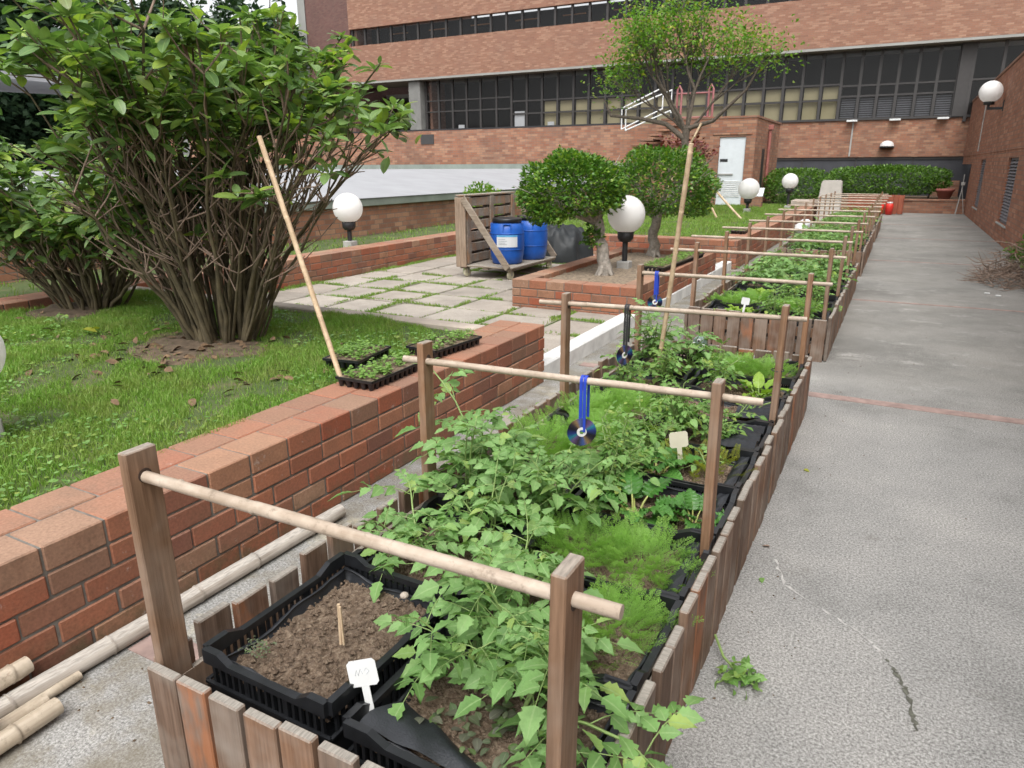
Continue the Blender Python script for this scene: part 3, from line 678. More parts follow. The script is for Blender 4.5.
def grass(name, n, xr, yr, z, hmin, hmax, wd, label, holes=(), seed=1, clump=True, mask=None, dense=None):
    r = np.random.RandomState(seed)
    x = r.uniform(*xr, n); y = r.uniform(*yr, n)
    keep = np.ones(n, bool)
    for (cx, cy, rx, ry) in holes:
        d = ((x-cx)/rx)**2+((y-cy)/ry)**2; keep &= (d > 1+.35*np.sin(x*9)*np.sin(y*11)) | (r.rand(n) < .10+.25*np.clip(d-.4, 0, 1))
    nz = np.sin(x*5.1+np.sin(y*3.3)*2)+np.sin(y*6.7+np.sin(x*4.1)*2)+.8*np.sin(x*13+y*11)
    keep &= (nz > -.9) | (r.rand(n) < .22)
    if mask is not None: keep &= mask(x, y)
    x, y, nz = x[keep], y[keep], nz[keep]; n = len(x)
    zz = z+.012*np.sin(x*3.1+y*1.7)+.01*np.sin(y*4.3-x*2.2)
    h = r.uniform(hmin, hmax, n)*(1+.25*np.clip(nz, -1, 1.5)); a = r.uniform(0, 2*PI, n); ln = r.uniform(.1, .9, n)*h
    w = wd*r.uniform(.6, 1.3, n); b_ = r.uniform(0, 2*PI, n)
    dx, dy = np.cos(a), np.sin(a); px, py = np.cos(b_), np.sin(b_)
    B = np.c_[x, y, zz]
    v0 = B-np.c_[px*w, py*w, 0*w]; v1 = B+np.c_[px*w, py*w, 0*w]
    mid = B+np.c_[dx*ln*.35, dy*ln*.35, h*.6]
    v2 = mid+np.c_[px*w*.8, py*w*.8, 0*w]; v3 = mid-np.c_[px*w*.8, py*w*.8, 0*w]
    v4 = B+np.c_[dx*ln, dy*ln, h]
    V = np.stack([v0, v1, v2, v3, v4], 1).reshape(-1, 3)
    F = np.array([(0, 1, 2), (0, 2, 3), (3, 2, 4)])[None]+(np.arange(n)*5)[:, None, None]
    o = link(name, mesh_np(name, V, F.reshape(-1, 3), M['grass'], None, False))
    return tag(o, label, 'grass', kind='stuff')
holes = [(-4.1, 3.02, .62, .34), (-6.2, 3.5, .5, .3)]
grass('grass', 190000, (-6.7, -2.60), (.5, 4.44), .415, .018, .042, .0021, 'short green grass of the near lawn around the shrubs', holes, 1)
grass('grass', 20000, (-16, -7.25), (2, 24), .415, .04, .07, .006, 'strip of grass between the low brick wall and the long pale roof', (), 2)
grass('grass', 42000, (-7.25, -2.62), (12.16, 24.0), .415, .04, .08, .005, 'bright green grass of the far lawn beyond the round-crowned trees', (), 3)
# broadleaf weeds in the near lawn
r = np.random.RandomState(8); n = 9000
x = r.uniform(-6.7, -2.66, n); y = r.uniform(.5, 4.4, n)
nz = np.sin(x*2.3+1)+np.sin(y*3.1+x); k = nz > .0; x, y = x[k], y[k]; n = len(x)
V, F, rb = scatter(LF['round'], np.c_[x, y, .43+r.uniform(0, .025, n)], r.uniform(0, 6.3, n), r.uniform(-.1, .5, n), r.uniform(-.4, .4, n), r.uniform(.012, .028, n))
tag(link('clover', mesh_np('clover', V, F, M['herb'], rb)), 'small round-leaved clover and weeds mixed through the near lawn', 'clover', kind='stuff')
r = np.random.RandomState(15); n = 170
x = r.normal(-4.2, .75, n); y = r.normal(3.0, .45, n); k = (y < 4.3) & (x < -2.75); x, y = x[k], y[k]; n = len(x)
V, F, rb = scatter(LF['big'], np.c_[x, y, .435+r.uniform(0, .015, n)], r.uniform(0, 6.3, n), r.uniform(-.2, .3, n), r.uniform(-.8, .8, n), r.uniform(.04, .09, n))
tag(link('leaf_litter', mesh_np('leaf_litter', V, F, simple('dead_leaf', (.16,.10,.055), .9, var=.5, scale=30), rb)), 'dead brown leaf litter scattered on the grass under the big shrub', 'leaf litter', kind='stuff')
# yellow fallen leaves
for i, (x, y, lab) in enumerate([(-5.2, 3.0, 'yellow fallen leaf on the grass between the two shrubs'), (-6.5, 2.7, 'yellow fallen leaf at the left edge of the lawn'), (-3.3, 1.1, 'brown fallen leaf on the grass near the coping')]):
    V, F, rb = scatter(LF['big'], np.array([[x, y, .47], [x+.06, y+.03, .475]]), np.array([.4, 2.]), np.array([.1, .0]), np.array([.2, -.3]), np.array([.11, .09]))
    tag(link('fallen_leaf', mesh_np('fallen_leaf', V, F, M['yellow'] if i < 2 else M['twig'], rb)), lab, 'fallen leaf')

# paving terrace
b = MB(); b.box((-6.9, 4.56, -.04), (-2.42, 11.76, .085)); struct(b.build('paving_bed', M['lawn']))
b = MB(); r = random.Random(9); p_ = .66
for i in range(7):
    for j in range(11):
        x0 = -6.88+i*p_; y0 = 4.58+j*p_
        x1 = min(x0+p_-.035, -2.43); y1 = min(y0+p_-.035, 11.74)
        if x1-x0 > .08 and y1-y0 > .08: b.box((x0+r.uniform(0, .01), y0+r.uniform(0, .01), .02), (x1, y1, .1+r.uniform(-.004, .006)), .008)
struct(b.build('paving', M['slab']))
def jm(x, y):
    fx = ((x+6.88) % .66); fy = ((y-4.58) % .66)
    near = (fx > .60) | (fx < .02) | (fy > .60) | (fy < .02)
    nn = np.sin(x*2.1)+np.sin(y*1.9+x)+np.sin(x*7+y*5)*.6
    return (near & (nn > -.6)) | (x < -6.78)
grass('grass', 200000, (-6.9, -2.45), (4.6, 11.7), .095, .012, .035, .004, 'moss and grass growing in the joints of the paving', (), 6, mask=jm)
b = MB(); b.box((-2.42, 4.76, -.02), (-2.262, 11.74, .135), .012)
struct(b.build('white_kerb', M['whitepaint']))
# brick planter
e = empty('brick_planter', (0, 0, 0), 0, 'square brick planter holding two round-crowned trees and a globe lamp', 'planter')
X0, X1, Y0, Y1 = -3.71, -2.27, 6.95, 10.60
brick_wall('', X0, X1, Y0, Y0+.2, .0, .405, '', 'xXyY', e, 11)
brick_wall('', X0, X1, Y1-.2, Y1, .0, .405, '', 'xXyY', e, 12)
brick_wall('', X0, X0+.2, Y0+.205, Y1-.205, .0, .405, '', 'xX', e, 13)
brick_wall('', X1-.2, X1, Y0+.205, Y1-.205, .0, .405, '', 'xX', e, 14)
vs = []; b = MB(); nx, ny = 24, 50
for j in range(ny+1):
    for i in range(nx+1): vs.append((X0+.19+(X1-X0-.38)*i/nx, Y0+.19+(Y1-Y0-.38)*j/ny, .35+random.uniform(-.008, .01)))
b.add(vs, [(j*(nx+1)+i, j*(nx+1)+i+1, (j+1)*(nx+1)+i+1, (j+1)*(nx+1)+i) for j in range(ny) for i in range(nx)], 0, True)
b.build('soil', simple('planter_soil', (.22,.17,.12), 1, var=.5, scale=25, bs=.9), e)
# low walls round the far lawn
brick_wall('low_brick_wall', -6.9, -2.2, 11.76, 12.14, 0, .455, 'low brick wall along the front of the far lawn, behind the round-crowned trees', 'yX', seed=21)
brick_wall('low_brick_wall', -2.58, -2.2, 12.15, 20.4, 0, .455, 'low brick wall along the right side of the far lawn, beside the far beds', 'xX', seed=22)
brick_wall('low_brick_wall', -2.58, -2.2, 20.9, 24, 0, .455, 'short low brick wall past the gap, beside the farthest bed', 'xX', seed=24)
brick_wall('low_brick_wall', -7.28, -6.9, -1, 12.14, 0, .455, 'long low brick wall left of the paving, in front of the grass strip', 'X', seed=23)
# brick wall with fascia and long white roof
b = MB(); b.box((-9, -2, .3), (-8.5, 23.95, .93)); tag(b.build('brick_wall', M['brick_far']), 'brick wall below the green fascia of the long pale roof', 'wall')
e = empty('sheet_roof', (0, 0, 0), 0, 'long low pale sheet roof sloping behind the paved terrace', 'roof')
b = MB(); b.box((-9, -2, .932), (-8.44, 23.95, 1.07), .01); b.build('fascia', M['fascia'], e)
b = MB()
b.quad((-8.42, -2, 1.075), (-8.42, 23.95, 1.075), (-12.2, 23.95, 1.53), (-12.2, -2, 1.53))
b.quad((-12.2, -2, 1.53), (-12.2, 23.95, 1.53), (-40, 23.95, 1.54), (-40, -2, 1.54))
b.build('roof_sheet', M['roof'], e)
b = MB(); b.box((-25, 23.8, 1.53), (-7.4, 23.99, 1.70)); b.build('flashing', M['fascia'], e)
# parapet wall behind
b = MB(); b.box((-45, 24, 0), (-6.9, 24.5, 2.93)); o = b.build('parapet_wall', M['brick_far']); tag(o, 'long brick parapet wall in front of the dark ground-floor windows, behind the pale roof', 'wall')
b = MB(); b.box((-40, 24.1, 2.93), (-8.1, 24.16, 3.0)); 
for i in range(20): b.box((-40+i*1.68, 24.11, 2.9), (-39.96+i*1.68, 24.15, 2.98))
b.build('top_rail', M['blackm'], o)
b = MB(); b.box((-16.8, 23.97, 2.45), (-16.2, 23.999, 2.8)); b.build('vent', M['mullion'], o)
# hut
HY = 23.0
e = empty('brick_hut', (0, 0, 0), 0, 'brick utility hut with a pale grey metal door at the back of the far lawn', 'building')
b = MB()
dx0, dx1, dz0, dz1 = -5.10, -4.33, .44, 2.43
b.box((-6.9, HY, 0), (dx0-.003, HY+.25, 2.96)); b.box((dx1+.003, HY, 0), (-4.05, HY+.25, 2.96)); b.box((dx0-.003, HY, dz1+.003), (dx1+.003, HY+.25, 2.96))
b.box((-6.9, HY+.25, 0), (-6.65, 27.5, 2.96)); b.box((-4.3, HY+.25, 0), (-4.05, 27.5, 2.96)); b.box((-6.65, 27.25, 0), (-4.3, 27.5, 2.96))
b.build('wall', M['brick_far'], e)
b = MB(); b.box((-6.95, HY-.02, 2.963), (-4.02, 27.55, 3.02)); b.build('roof_slab', M['brick_far'], e)
b = MB(); b.box((-5.3, HY-.03, 2.5), (-4.15, HY-.002, 2.58)); b.build('lintel', M['brick_far'], e)
d = MB(); d.box((dx0, HY+.04, dz0), (dx1, HY+.09, dz1), .008); do = d.build('door', M['door'], e)
d = MB()
for i in range(9): d.box((dx0+.06, HY+.022, dz0+.25+i*.055), (dx1-.06, HY+.038, dz0+.28+i*.055), .003)
d.build('vent_louvre', M['steel'], do)
d = MB(); d.box((dx0-.04, HY+.0, dz0+.90), (dx1-.3, HY+.03, dz0+.93)); d.box((dx0+.06, HY+.02, dz0+.70), (dx0+.11, HY+.04, dz0+.78)); d.build('bolt', M['gray'], do)
d = MB(); d.box((dx0+.05, HY+.030, dz0+1.28), (dx0+.28, HY+.039, dz0+1.36)); d.build('sign', M['blackm'], do)
d = MB(); d.box((-4.05, 24.3, .9), (-4.035, 24.7, 2.1)); d.build('slit_window', M['blackm'], e)
d = MB(); d.tube([(-4.0, 25.2, .5), (-4.0, 25.2, 2.75)], .05, 10); d.box((-4.06, 25.12, 2.7), (-3.9, 25.28, 2.85), .01)
tag(d.build('drain_pipe', M['redpipe']), 'red-brown drain pipe on the side of the brick hut', 'pipe')
# small marks plates on hut wall
# railings
def railing(pts, name, lab):
    b = MB(); 
    for q in pts: b.tube(q, .023, 8)
    return tag(b.build(name, M['steel']), lab, 'handrail', 'white handrails over the parapet')
railing([[(-8.33, 23.2, 2.75), (-8.33, 23.2, 3.39), (-7.0, 23.2, 3.95), (-7.0, 23.2, 3.3)], [(-8.33, 23.2, 2.75), (-7.0, 23.2, 3.32)]], 'handrail', 'left of the two white tube handrails rising over the parapet')
railing([[(-7.98, 22.6, 2.68), (-7.98, 22.6, 3.30), (-6.55, 22.6, 3.80), (-6.55, 22.6, 3.15)], [(-7.98, 22.6, 2.68), (-6.55, 22.6, 3.22)]], 'handrail', 'right of the two white tube handrails rising over the parapet')
b = MB()
for i in range(5): b.box((-7.9+i*.28, 22.9, 2.28+i*.14-.06), (-7.45+i*.28, 23.9, 2.28+i*.14), .01)
b.box((-7.9, 23.3, 0), (-6.9, 23.95, 2.2)); 
tag(b.build('steps', M['brick_far']), 'steps climbing beside the brick hut below the handrails', 'steps')
b = MB()
for x in (-6.6, -5.62): b.tube([(x, 23.4, 2.9), (x, 23.4, 3.85), (x+.06, 23.4, 3.98), (x+.13, 23.4, 3.85), (x+.13, 23.4, 2.9)], .035, 8)
b.tube([(-6.6, 23.4, 3.75), (-5.5, 23.4, 3.75)], .025, 8); b.tube([(-6.6, 23.4, 3.05), (-5.5, 23.4, 3.05)], .025, 8)
b.tube([(-5.62, 23.4, 2.95), (-5.7, 22.95, 2.8), (-5.85, 22.93, 2.5), (-5.85, 22.93, .5)], .03, 8)
b.tube([(-6.6, 22.93, 2.3), (-5.6, 22.93, 2.3)], .025, 8)
tag(b.build('ladder_rail', M['pinkpipe']), 'maroon tube rail and pipe on the roof edge of the brick hut', 'rail')

# ------------------------------------------------------------------ main building
e = empty('brick_office_building', (0, 34, 0), 0, 'long brick office building with bands of dark windows across the background', 'building')
def part(name, mat, boxes, parent=e, bev=0, mats=None):
    b = MB()
    for a, c in boxes: b.box((a[0], a[1]-34, a[2]), (c[0], c[1]-34, c[2]), bev)
    return b.build(name, mat, parent)
ZB, ZT = 3.42, 6.08
part('parapet', M['brick_far'], [((-30, 34, 1.92), (1.97, 34.3, 3.36))])
part('ledge', M['mullion'], [((-30, 33.93, 3.362), (1.97, 34.3, 3.45))])
part('lower_band', M['darkband'], [((-30, 34.1, .3), (3.5, 34.3, 1.918))])
part('band_mullions', M['mullion'], [((-4+i*2.1, 34.05, .3), (-3.95+i*2.1, 34.098, 1.9)) for i in range(4)]+[((-6, 34.05, 1.82), (3.4, 34.098, 1.915))])
part('brick_band', M['brick_bld'], [((-30.2, 33.4, 6.12), (16, 33.7, 7.95))])
part('soffit', M['soffit'], [((-30.2, 33.405, 6.02), (16, 36, 6.118))])
part('upper_brick_band', M['brick_bld'], [((-27.9, 33.4, 8.80), (16, 33.7, 12.5))])
part('room_interior', M['room'], [((-23.4, 35.6, 2), (16, 35.7, 6.0)), ((-28, 35.0, 7.9), (16, 35.1, 9.0)), ((-23.4, 34.3, 2.5), (16, 35.6, 2.6))])
part('roof', M['soffit'], [((-28, 33.5, 12.5), (16, 46, 12.7))])
part('column', M['soffit'], [((-24.25, 33.6, 2.5), (-23.5, 34.2, 6.015))], bev=.05).data.materials[0] = simple('column_gray', (.19,.19,.18), .9, var=.2, scale=2)
part('balcony_slab', M['soffit'], [((-30, 35.5, 3.9), (-24.3, 40, 4.35)), ((-30, 36.5, 5.5), (-24.3, 40, 5.7))])
part('balcony_back', M['room'], [((-30, 40, 2), (-23.4, 40.2, 6.0))])
part('end_wall', M['brick_bld'], [((-27.9, 33.7, 7.9), (-27.6, 46, 12.5)), ((-23.35, 34.3, 2.5), (-23.2, 40, 6))])
# angled tower at left
b = MB(); T = [(-27.95, 33.55), (-32.3, 34.9), (-34.0, 41), (-27.9, 46)]
zz0, zz1 = 2, 14
b.add([(x, y-34, z) for z in (zz0, zz1) for x, y in T], [(0,1,5,4)[::-1], (1,2,6,5)[::-1], (2,3,7,6)[::-1], (3,0,4,7)[::-1], (4,5,6,7)]); b.build('tower', M['brick_tower_shaded'], e)
b = MB(); b.add([(x, y-34, z) for z in (zz0, zz1) for x, y in [(-32.32, 34.88), (-33.1, 35.1), (-34.2, 40.9), (-34.02, 41)]], [(0,1,5,4)[::-1], (1,2,6,5)[::-1], (2,3,7,6)[::-1], (4,5,6,7)]); b.build('tower_edge', M['soffit'], e)
# windows lower: each bay is a window with frame, panes, maybe blind
px_edges = [-23.4, -22.6, -21.72, -20.85, -20.0, -19.05, -18.17, -17.3, -16.45, -15.6, -14.75, -13.95, -13.1, -12.25, -11.45, -10.65, -9.85, -9.05, -8.25, -7.45, -6.66, -5.85, -5.05, -4.3, -3.55, -2.8, -2.1, -1.42, -.74, -.06, .62, 1.3]
rr = random.Random(12)
def window(x0, x1, z0, z1, y, bars, parent, blind=None, extra=None, dark=False):
    fr = MB(); w_ = .055
    fr.box((x0-w_, y-.06-34, z0), (x0+w_, y+.06-34, z1)); fr.box((x1-w_, y-.058-34, z0), (x1+w_, y+.058-34, z1)) if extra == 'end' else None
    for zb in bars: fr.box((x0+w_, y-.05-34, zb-.035), (x1-w_ if extra != 'end' else x1-w_, y+.05-34, zb+.035))
    fo = fr.build('window', M['mullion'], parent)
    gl = MB(); gl.quad((x0+w_, y-34, z0), (x1-w_+.05, y-34, z0), (x1-w_+.05, y-34, z1), (x0+w_, y-34, z1)); gl.build('pane', M['glass'], fo)
    if blind:
        bb = MB()
        for za, zb in blind: bb.box((x0+w_+.03, y+.12-34, za), (x1-w_-.03, y+.14-34, zb))
        bb.build('blind', M['blind'], fo)
    if extra == 'paper':
        bb = MB(); bb.box((x0+.15, y+.02-34, 3.5), (x1-.15, y+.04-34, 4.3)); bb.build('notice', M['pale'], fo)
    if extra == 'smallpaper':
        bb = MB(); bb.box((x0+.3, y+.02-34, 3.5), (x1-.2, y+.04-34, 3.75)); bb.build('notice', M['pale'], fo)
    return fo
for i in range(len(px_edges)-1):
    a, c = px_edges[i], px_edges[i+1]
    bars = [4.78, 4.18] if a > -23 else [4.78]
    bl = None; ex = None
    if i < 6: bars = [5.0, 4.45]
    if a >= -16.6 and a < -2.9: bl = [(3.45, 4.15), (4.24, 4.72)]
    elif a >= -2.9: bars = [5.6-.9, 4.3]
    if i == 6: ex = 'paper'
    if i in (8, 2): ex = 'smallpaper'
    if i == len(px_edges)-2: ex = 'end'
    window(a, c, ZB, ZT-.06, 34.1, bars, e, bl, ex)
# louvred bays at right
b = MB()
for i in range(25, len(px_edges)-1):
    for k in range(9): b.box((px_edges[i]+.08, .18, 3.48+k*.085), (px_edges[i+1]-.08, .2, 3.53+k*.085))
b.build('louvre', M['louvre'], e)
# windows beyond the corner, angled towards camera right
for i in range(7):
    window(1.75+i*.95, 2.7+i*.95, 3.2, 6.0, 33.95, [4.7], e)
part('corner_post', M['mullion'], [((1.3, 33.9, 3.4), (1.75, 34.25, 6.0))])
for i in range(38):
    a = -27.8+i*.875+(0); c = a+.875
    if a > 9: break
    window(a, c, 7.955, 8.795, 33.6, [], e)
b = MB()
for i in range(9): b.box((-26+i*2.6, .55, 8.55), (-24.8+i*2.6, .6, 8.6))
lt = simple('ceiling_lamp_glow', (.5,.25,.1), .5); b.build('ceiling_strip', lt, e)
for x, lab in ((-2.2, 'left'), (-.63, 'middle'), (1.03, 'right')):
    b = MB(); b.box((x-.2, 33.7, 3.30), (x+.2, 33.92, 3.37), .01)
    tag(b.build('floodlight', M['white']), lab+'most of the three small white lights on the parapet ledge' if lab != 'middle' else 'middle one of the three small white lights on the parapet ledge', 'light', 'small lights on the ledge')
b = MB(); pr = [(max(.001, .26*math.sin(u*PI/2)), .22*math.cos(u*PI/2)) for u in [i/6 for i in range(7)]]
e2 = empty('wall_lamp', (-.79, 33.75, 2.33), 0, 'small white dome lamp on the brick parapet above the hedge', 'lamp')
b.lathe(pr, 16); b.build('dome', M['globe'], e2); b = MB(); b.box((-.27, -.1, -.06), (.27, .24, -.002), .01); b.build('bracket', M['blackm'], e2)
b = MB(); b.box((-3.0+.85-.03, 33.96, 1.95), (-2.12, 33.998, 3.3)); tag(b.build('conduit', M['gray']), 'thin grey pipe running down the brick parapet', 'pipe')

# ------------------------------------------------------------------ right wall
e = empty('brick_side_wall', (0, 0, 0), 0, 'tall brick wall along the right of the path with louvred windows', 'wall')
wx = 1.95
wins = [(17.6, 19.2), (24.4, 25.9)]   # y ranges, z .45..1.75
b = MB(); ys = [-3]+[q for w_ in wins for q in w_]+[29.2]
for i in range(0, len(ys), 2): b.box((wx, ys[i], -.02), (wx+.3, ys[i+1], 1.9))
for a, c in wins: b.box((wx, a, -.02), (wx+.3, c, .40)); b.box((wx, a, 1.74), (wx+.3, c, 1.9))
b.box((wx, 29.2, 1.62), (wx+.3, 33.9, 1.9)); b.box((wx-.012, -3, 1.903), (wx+.3, 33.9, 3.88)); b.box((wx+.3, 29.2, -.02), (wx+.5, 33.9, 1.7))
b.build('bricks', M['brick_right'], e)
b = MB(); b.box((wx-.04, -3, 3.883), (wx+.34, 33.9, 3.95), .01); b.build('coping', M['brick_far'], e)
b = MB(); b.tube([(wx-.02, 27.4, 2.0), (wx-.02, 27.4, 3.88)], .018, 8); b.build('downpipe', M['gray'], e)
for a, c in wins:
    f = MB(); f.box((wx+.05, a, .40), (wx+.1, a+.05, 1.74)); f.box((wx+.05, c-.05, .40), (wx+.1, c, 1.74)); f.box((wx+.05, a, .40), (wx+.1, c, .45)); f.box((wx+.05, a, 1.69), (wx+.1, c, 1.74))
    f.box((wx+.05, (a+c)/2-.03, .45), (wx+.1, (a+c)/2+.03, 1.69))
    fo = f.build('window', M['louvre'], e)
    s = MB()
    for k in range(19): s.add([(wx+.02, a+.05, .47+k*.064), (wx+.02, c-.05, .47+k*.064), (wx+.08, c-.05, .52+k*.064), (wx+.08, a+.05, .52+k*.064), (wx+.02, a+.05, .476+k*.064), (wx+.02, c-.05, .476+k*.064)], [(0,1,2,3), (0,1,5,4)])
    s.build('slats', simple('slat_gray', (.2,.2,.22), .5), fo)
    s = MB(); s.box((wx+.2, a-.1, .3), (wx+.22, c+.1, 1.8)); s.build('backing', M['room'], fo)
    s = MB(); s.box((wx-.03, a-.03, .36), (wx+.1, c+.03, .398), .006); s.build('sill', M['soffit'], fo)
e2 = empty('globe_wall_lamp', (1.62, 22.3, 3.33), 0, 'white globe lamp on a black bracket on the tall right wall', 'lamp')
b = MB(); b.ball((0, 0, .0), .26, 28); b.build('globe', M['globe'], e2)
b = MB(); b.lathe([(.001, -.30), (.12, -.30), (.12, -.21), (.001, -.20)], 16); b.box((-.03, -.03, -.42), (.03, .03, -.28), .005); b.box((.03, -.03, -.42), (.32, .03, -.36), .005); b.box((.30, -.06, -.46), (.329, .06, -.2), .005)
b.build('bracket', M['blackm'], e2)

# end of path: planter wall, hedges
b = MB(); b.box((-3.0, 28.8, 0), (1.94, 29.1, .40)); b2 = b
b.box((-3.02, 28.77, .403), (1.94, 29.12, .47), .01)
tag(b.build('end_planter_wall', M['brick_far']), 'low brick planter wall closing the far end of the path', 'wall')
b = MB(); b.box((-6.5, 29.1, 0), (1.94, 34, .40)); struct(b.build('planting_bed', M['earth']))
b = MB(); b.box((1.0, 33.6, .4), (1.95, 33.9, 1.0)); tag(b.build('low_back_wall', M['brick_far']), 'short brick wall in the far right corner behind the pot', 'wall')

def leafmass(name, pts, tplk, size, mat, seed=0, outward=None, parent=None, up=.3):
    r = np.random.RandomState(seed); n = len(pts)
    if outward is not None:
        yaw = np.arctan2(outward[:, 1], outward[:, 0])+r.uniform(-1.2, 1.2, n); pit = np.arctan2(outward[:, 2], np.hypot(outward[:, 0], outward[:, 1]))*.5+r.uniform(-.6, .9, n)+up*.3
    else: yaw = r.uniform(0, 6.3, n); pit = r.uniform(-.7, 1.0, n)
    V, F, rb = scatter(LF[tplk], pts, yaw, pit, r.uniform(-.9, .9, n), r.uniform(size*.6, size*1.25, n))
    return link(name, mesh_np(name, V, F, M[mat], rb), parent)
def blob(n, c, rad, seed=0, shell=.35, lump=.15, box=0, zmin=-1):
    """points in the outer shell of a lumpy ellipsoid; returns points and outward vectors"""
    r = np.random.RandomState(seed); d = r.normal(size=(n, 3)); d /= np.linalg.norm(d, axis=1)[:, None]
    if box: q = (np.abs(d)**box).sum(1)**(1/box); d2 = d/q[:, None]
    else: d2 = d
    k = 1+lump*(np.sin(d[:, 0]*7+seed)*np.sin(d[:, 1]*6+1)+.7*np.sin(d[:, 2]*9+d[:, 0]*5+2*seed))
    rr_ = (1-shell*r.rand(n)**1.6)*k
    keep = d2[:, 2] > zmin
    P_ = np.array(c)+d2*rr_[:, None]*np.array(rad)
    return P_[keep], d[keep]
def hedge(name, c, rad, n, lab, seed, leaf=.07, mat='hedge', box=3.2, trunks=3):
    e = empty(name, (0, 0, 0), 0, lab, 'hedge')
    P_, d = blob(n, c, rad, seed, .4, .04, box)
    leafmass('foliage', P_, 'small', leaf, mat, seed, d, e)
    b = MB()
    for i in range(trunks):
        x = c[0]+rad[0]*(-.7+1.4*i/max(1, trunks-1)); b.tube([(x, c[1], .35), (x+.1, c[1], c[2]*.8), (x, c[1]+.1, c[2])], [.04, .03, .02], 6)
    b.build('trunk', M['bark'], e)
    return e
hedge('clipped_hedge', (-.6, 31.2, 1.05), (2.1, 1.0, .50), 9000, 'long clipped hedge in front of the dark panels at the end of the path', 31, .10)
hedge('clipped_hedge', (-4.9, 29.0, 1.0), (.8, .8, .56), 3500, 'small clipped hedge beside the corner of the brick hut', 32, .09)
hedge('clipped_hedge', (-3.05, 25.3, .98), (.98, .9, .52), 6000, 'rounded clipped hedge behind the globe lamps of the far lawn', 33, .08)

# ------------------------------------------------------------------ trees
def limb(b, p0, p1, r0, r1, seg=5, wob=.04, n=8, rnd=random):
    p0, p1 = Vector(p0), Vector(p1); L_ = (p1-p0).length
    pts = [p0.lerp(p1, i/seg)+Vector([rnd.uniform(-1, 1)*wob*L_*(0 < i < seg) for _ in range(3)]) for i in range(seg+1)]
    b.tube(pts, [r0+(r1-r0)*i/seg for i in range(seg+1)], n); return pts
def topiary(base, cc, rad, lab, seed, cut):
    rd = random.Random(seed); e = empty('clipped_tree', base, 0, lab, 'tree')
    b = MB(); z = cc[2]-base[2]; ox, oy = cc[0]-base[0], cc[1]-base[1]
    tr = limb(b, (0, 0, -.02), (ox*.25, oy*.25, z-rad[2]*.62), .08, .062, 7, .05, 10, rd)
    for i in range(6): a = i*1.05+rd.random(); b.tube([(math.cos(a)*.02, math.sin(a)*.02, .14), (math.cos(a)*.065, math.sin(a)*.065, .04), (math.cos(a)*.13, math.sin(a)*.13, -.02)], [.05, .04, .012], 6)
    top = tr[-1]
    for i in range(15):
        a = i*2.4; rr_ = rd.uniform(.5, .9)
        end = Vector((ox+math.cos(a)*rad[0]*rr_, oy+math.sin(a)*rad[1]*rr_, z+rd.uniform(-.35, .6)*rad[2]))
        mid = top.lerp(end, .45)+Vector((rd.uniform(-.05, .05), rd.uniform(-.05, .05), -.02))
        b.tube([top-Vector((0, 0, .06)), mid, end], [.034, .022, .007], 6)
        for k in range(4): limb(b, mid.lerp(end, .3+.15*k), end+Vector((rd.uniform(-.2, .2), rd.uniform(-.2, .2), rd.uniform(-.05, .2))), .01, .003, 3, .1, 4, rd)
    b.build('trunk', M['graybark'], e)
    P_, d = blob(12000, (ox, oy, z), rad, seed, .34, .07, 0, -.8)
    rx = (P_[:, 0]-ox)/rad[0]; rn = np.random.RandomState(seed)
    k = P_[:, 2] > z-rad[2]*(.62-cut*.9*rx)+rn.normal(0, .03, len(P_)); P_, d = P_[k], d[k]
    gap = np.sin(d[:, 0]*13+seed)*np.sin(d[:, 1]*11)*np.sin(d[:, 2]*12+1); k = (gap < .55) | (rn.rand(len(P_)) < .3); P_, d = P_[k], d[k]
    ex = P_[rn.randint(0, len(P_), 420)]+rn.normal(0, .045, (420, 3)); P_ = np.concatenate([P_, ex]); d = np.concatenate([d, rn.normal(0, 1, (420, 3))])
    leafmass('crown', P_, 'small', .056, 'topiary', seed, d, e)
    return e
t1 = topiary((-3.03, 8.05, .35), (-3.47, 8.05, 1.29), (.64, .60, .47), 'nearer clipped round-crowned tree in the square brick planter, by the blue drums', 41, .42)
P_, d = blob(350, (-.14, -.05, .46), (.11, .1, .12), 55, .6, .2); leafmass('low_tuft', P_, 'small', .055, 'topiary', 56, d, t1)
topiary((-3.06, 10.1, .35), (-3.0, 10.1, 1.30), (.78, .70, .56), 'farther clipped round-crowned tree in the square brick planter, behind the globe lamp', 42, 0)
# airy tree on far lawn
e = empty('young_tree', (-4.55, 17.5, .44), 0, 'airy young tree propped with bamboo stakes on the far lawn', 'tree')
b = MB(); rd = random.Random(3); tips = []
tr = limb(b, (0, 0, 0), (-.12, 0, 2.0), .105, .085, 6, .03, 10, rd)
base = tr[-1]
def grow(p, d, L_, r_, lvl):
    q = p+d*L_; pts = [p, p.lerp(q, .5)+Vector([rd.uniform(-.05, .05)*L_ for _ in range(3)]), q]
    b.tube(pts, [r_, r_*.8, r_*.62], 7 if lvl < 2 else 4, cap=False)
    if lvl >= 4: tips.append(q); return
    for k in range(3 if lvl < 3 else 2):
        nd = (d+Vector((rd.uniform(-.75, .75), rd.uniform(-.75, .75), rd.uniform(-.1, .5)))).normalized(); grow(q, nd, L_*rd.uniform(.62, .85), r_*.58, lvl+1)
    if lvl > 2: tips.append(q)
for d_, L_, r_ in [((-.65, 0, 1), .95, .06), ((.12, .1, 1), .95, .06), ((.6, 0, .7), .85, .04), ((-.1, .3, 1), .8, .05), ((-.45, -.3, .9), .9, .045), ((-1.1, .1, .8), .9, .04)]: grow(base-Vector((0, 0, .1)), Vector(d_).normalized(), L_, r_, 0)
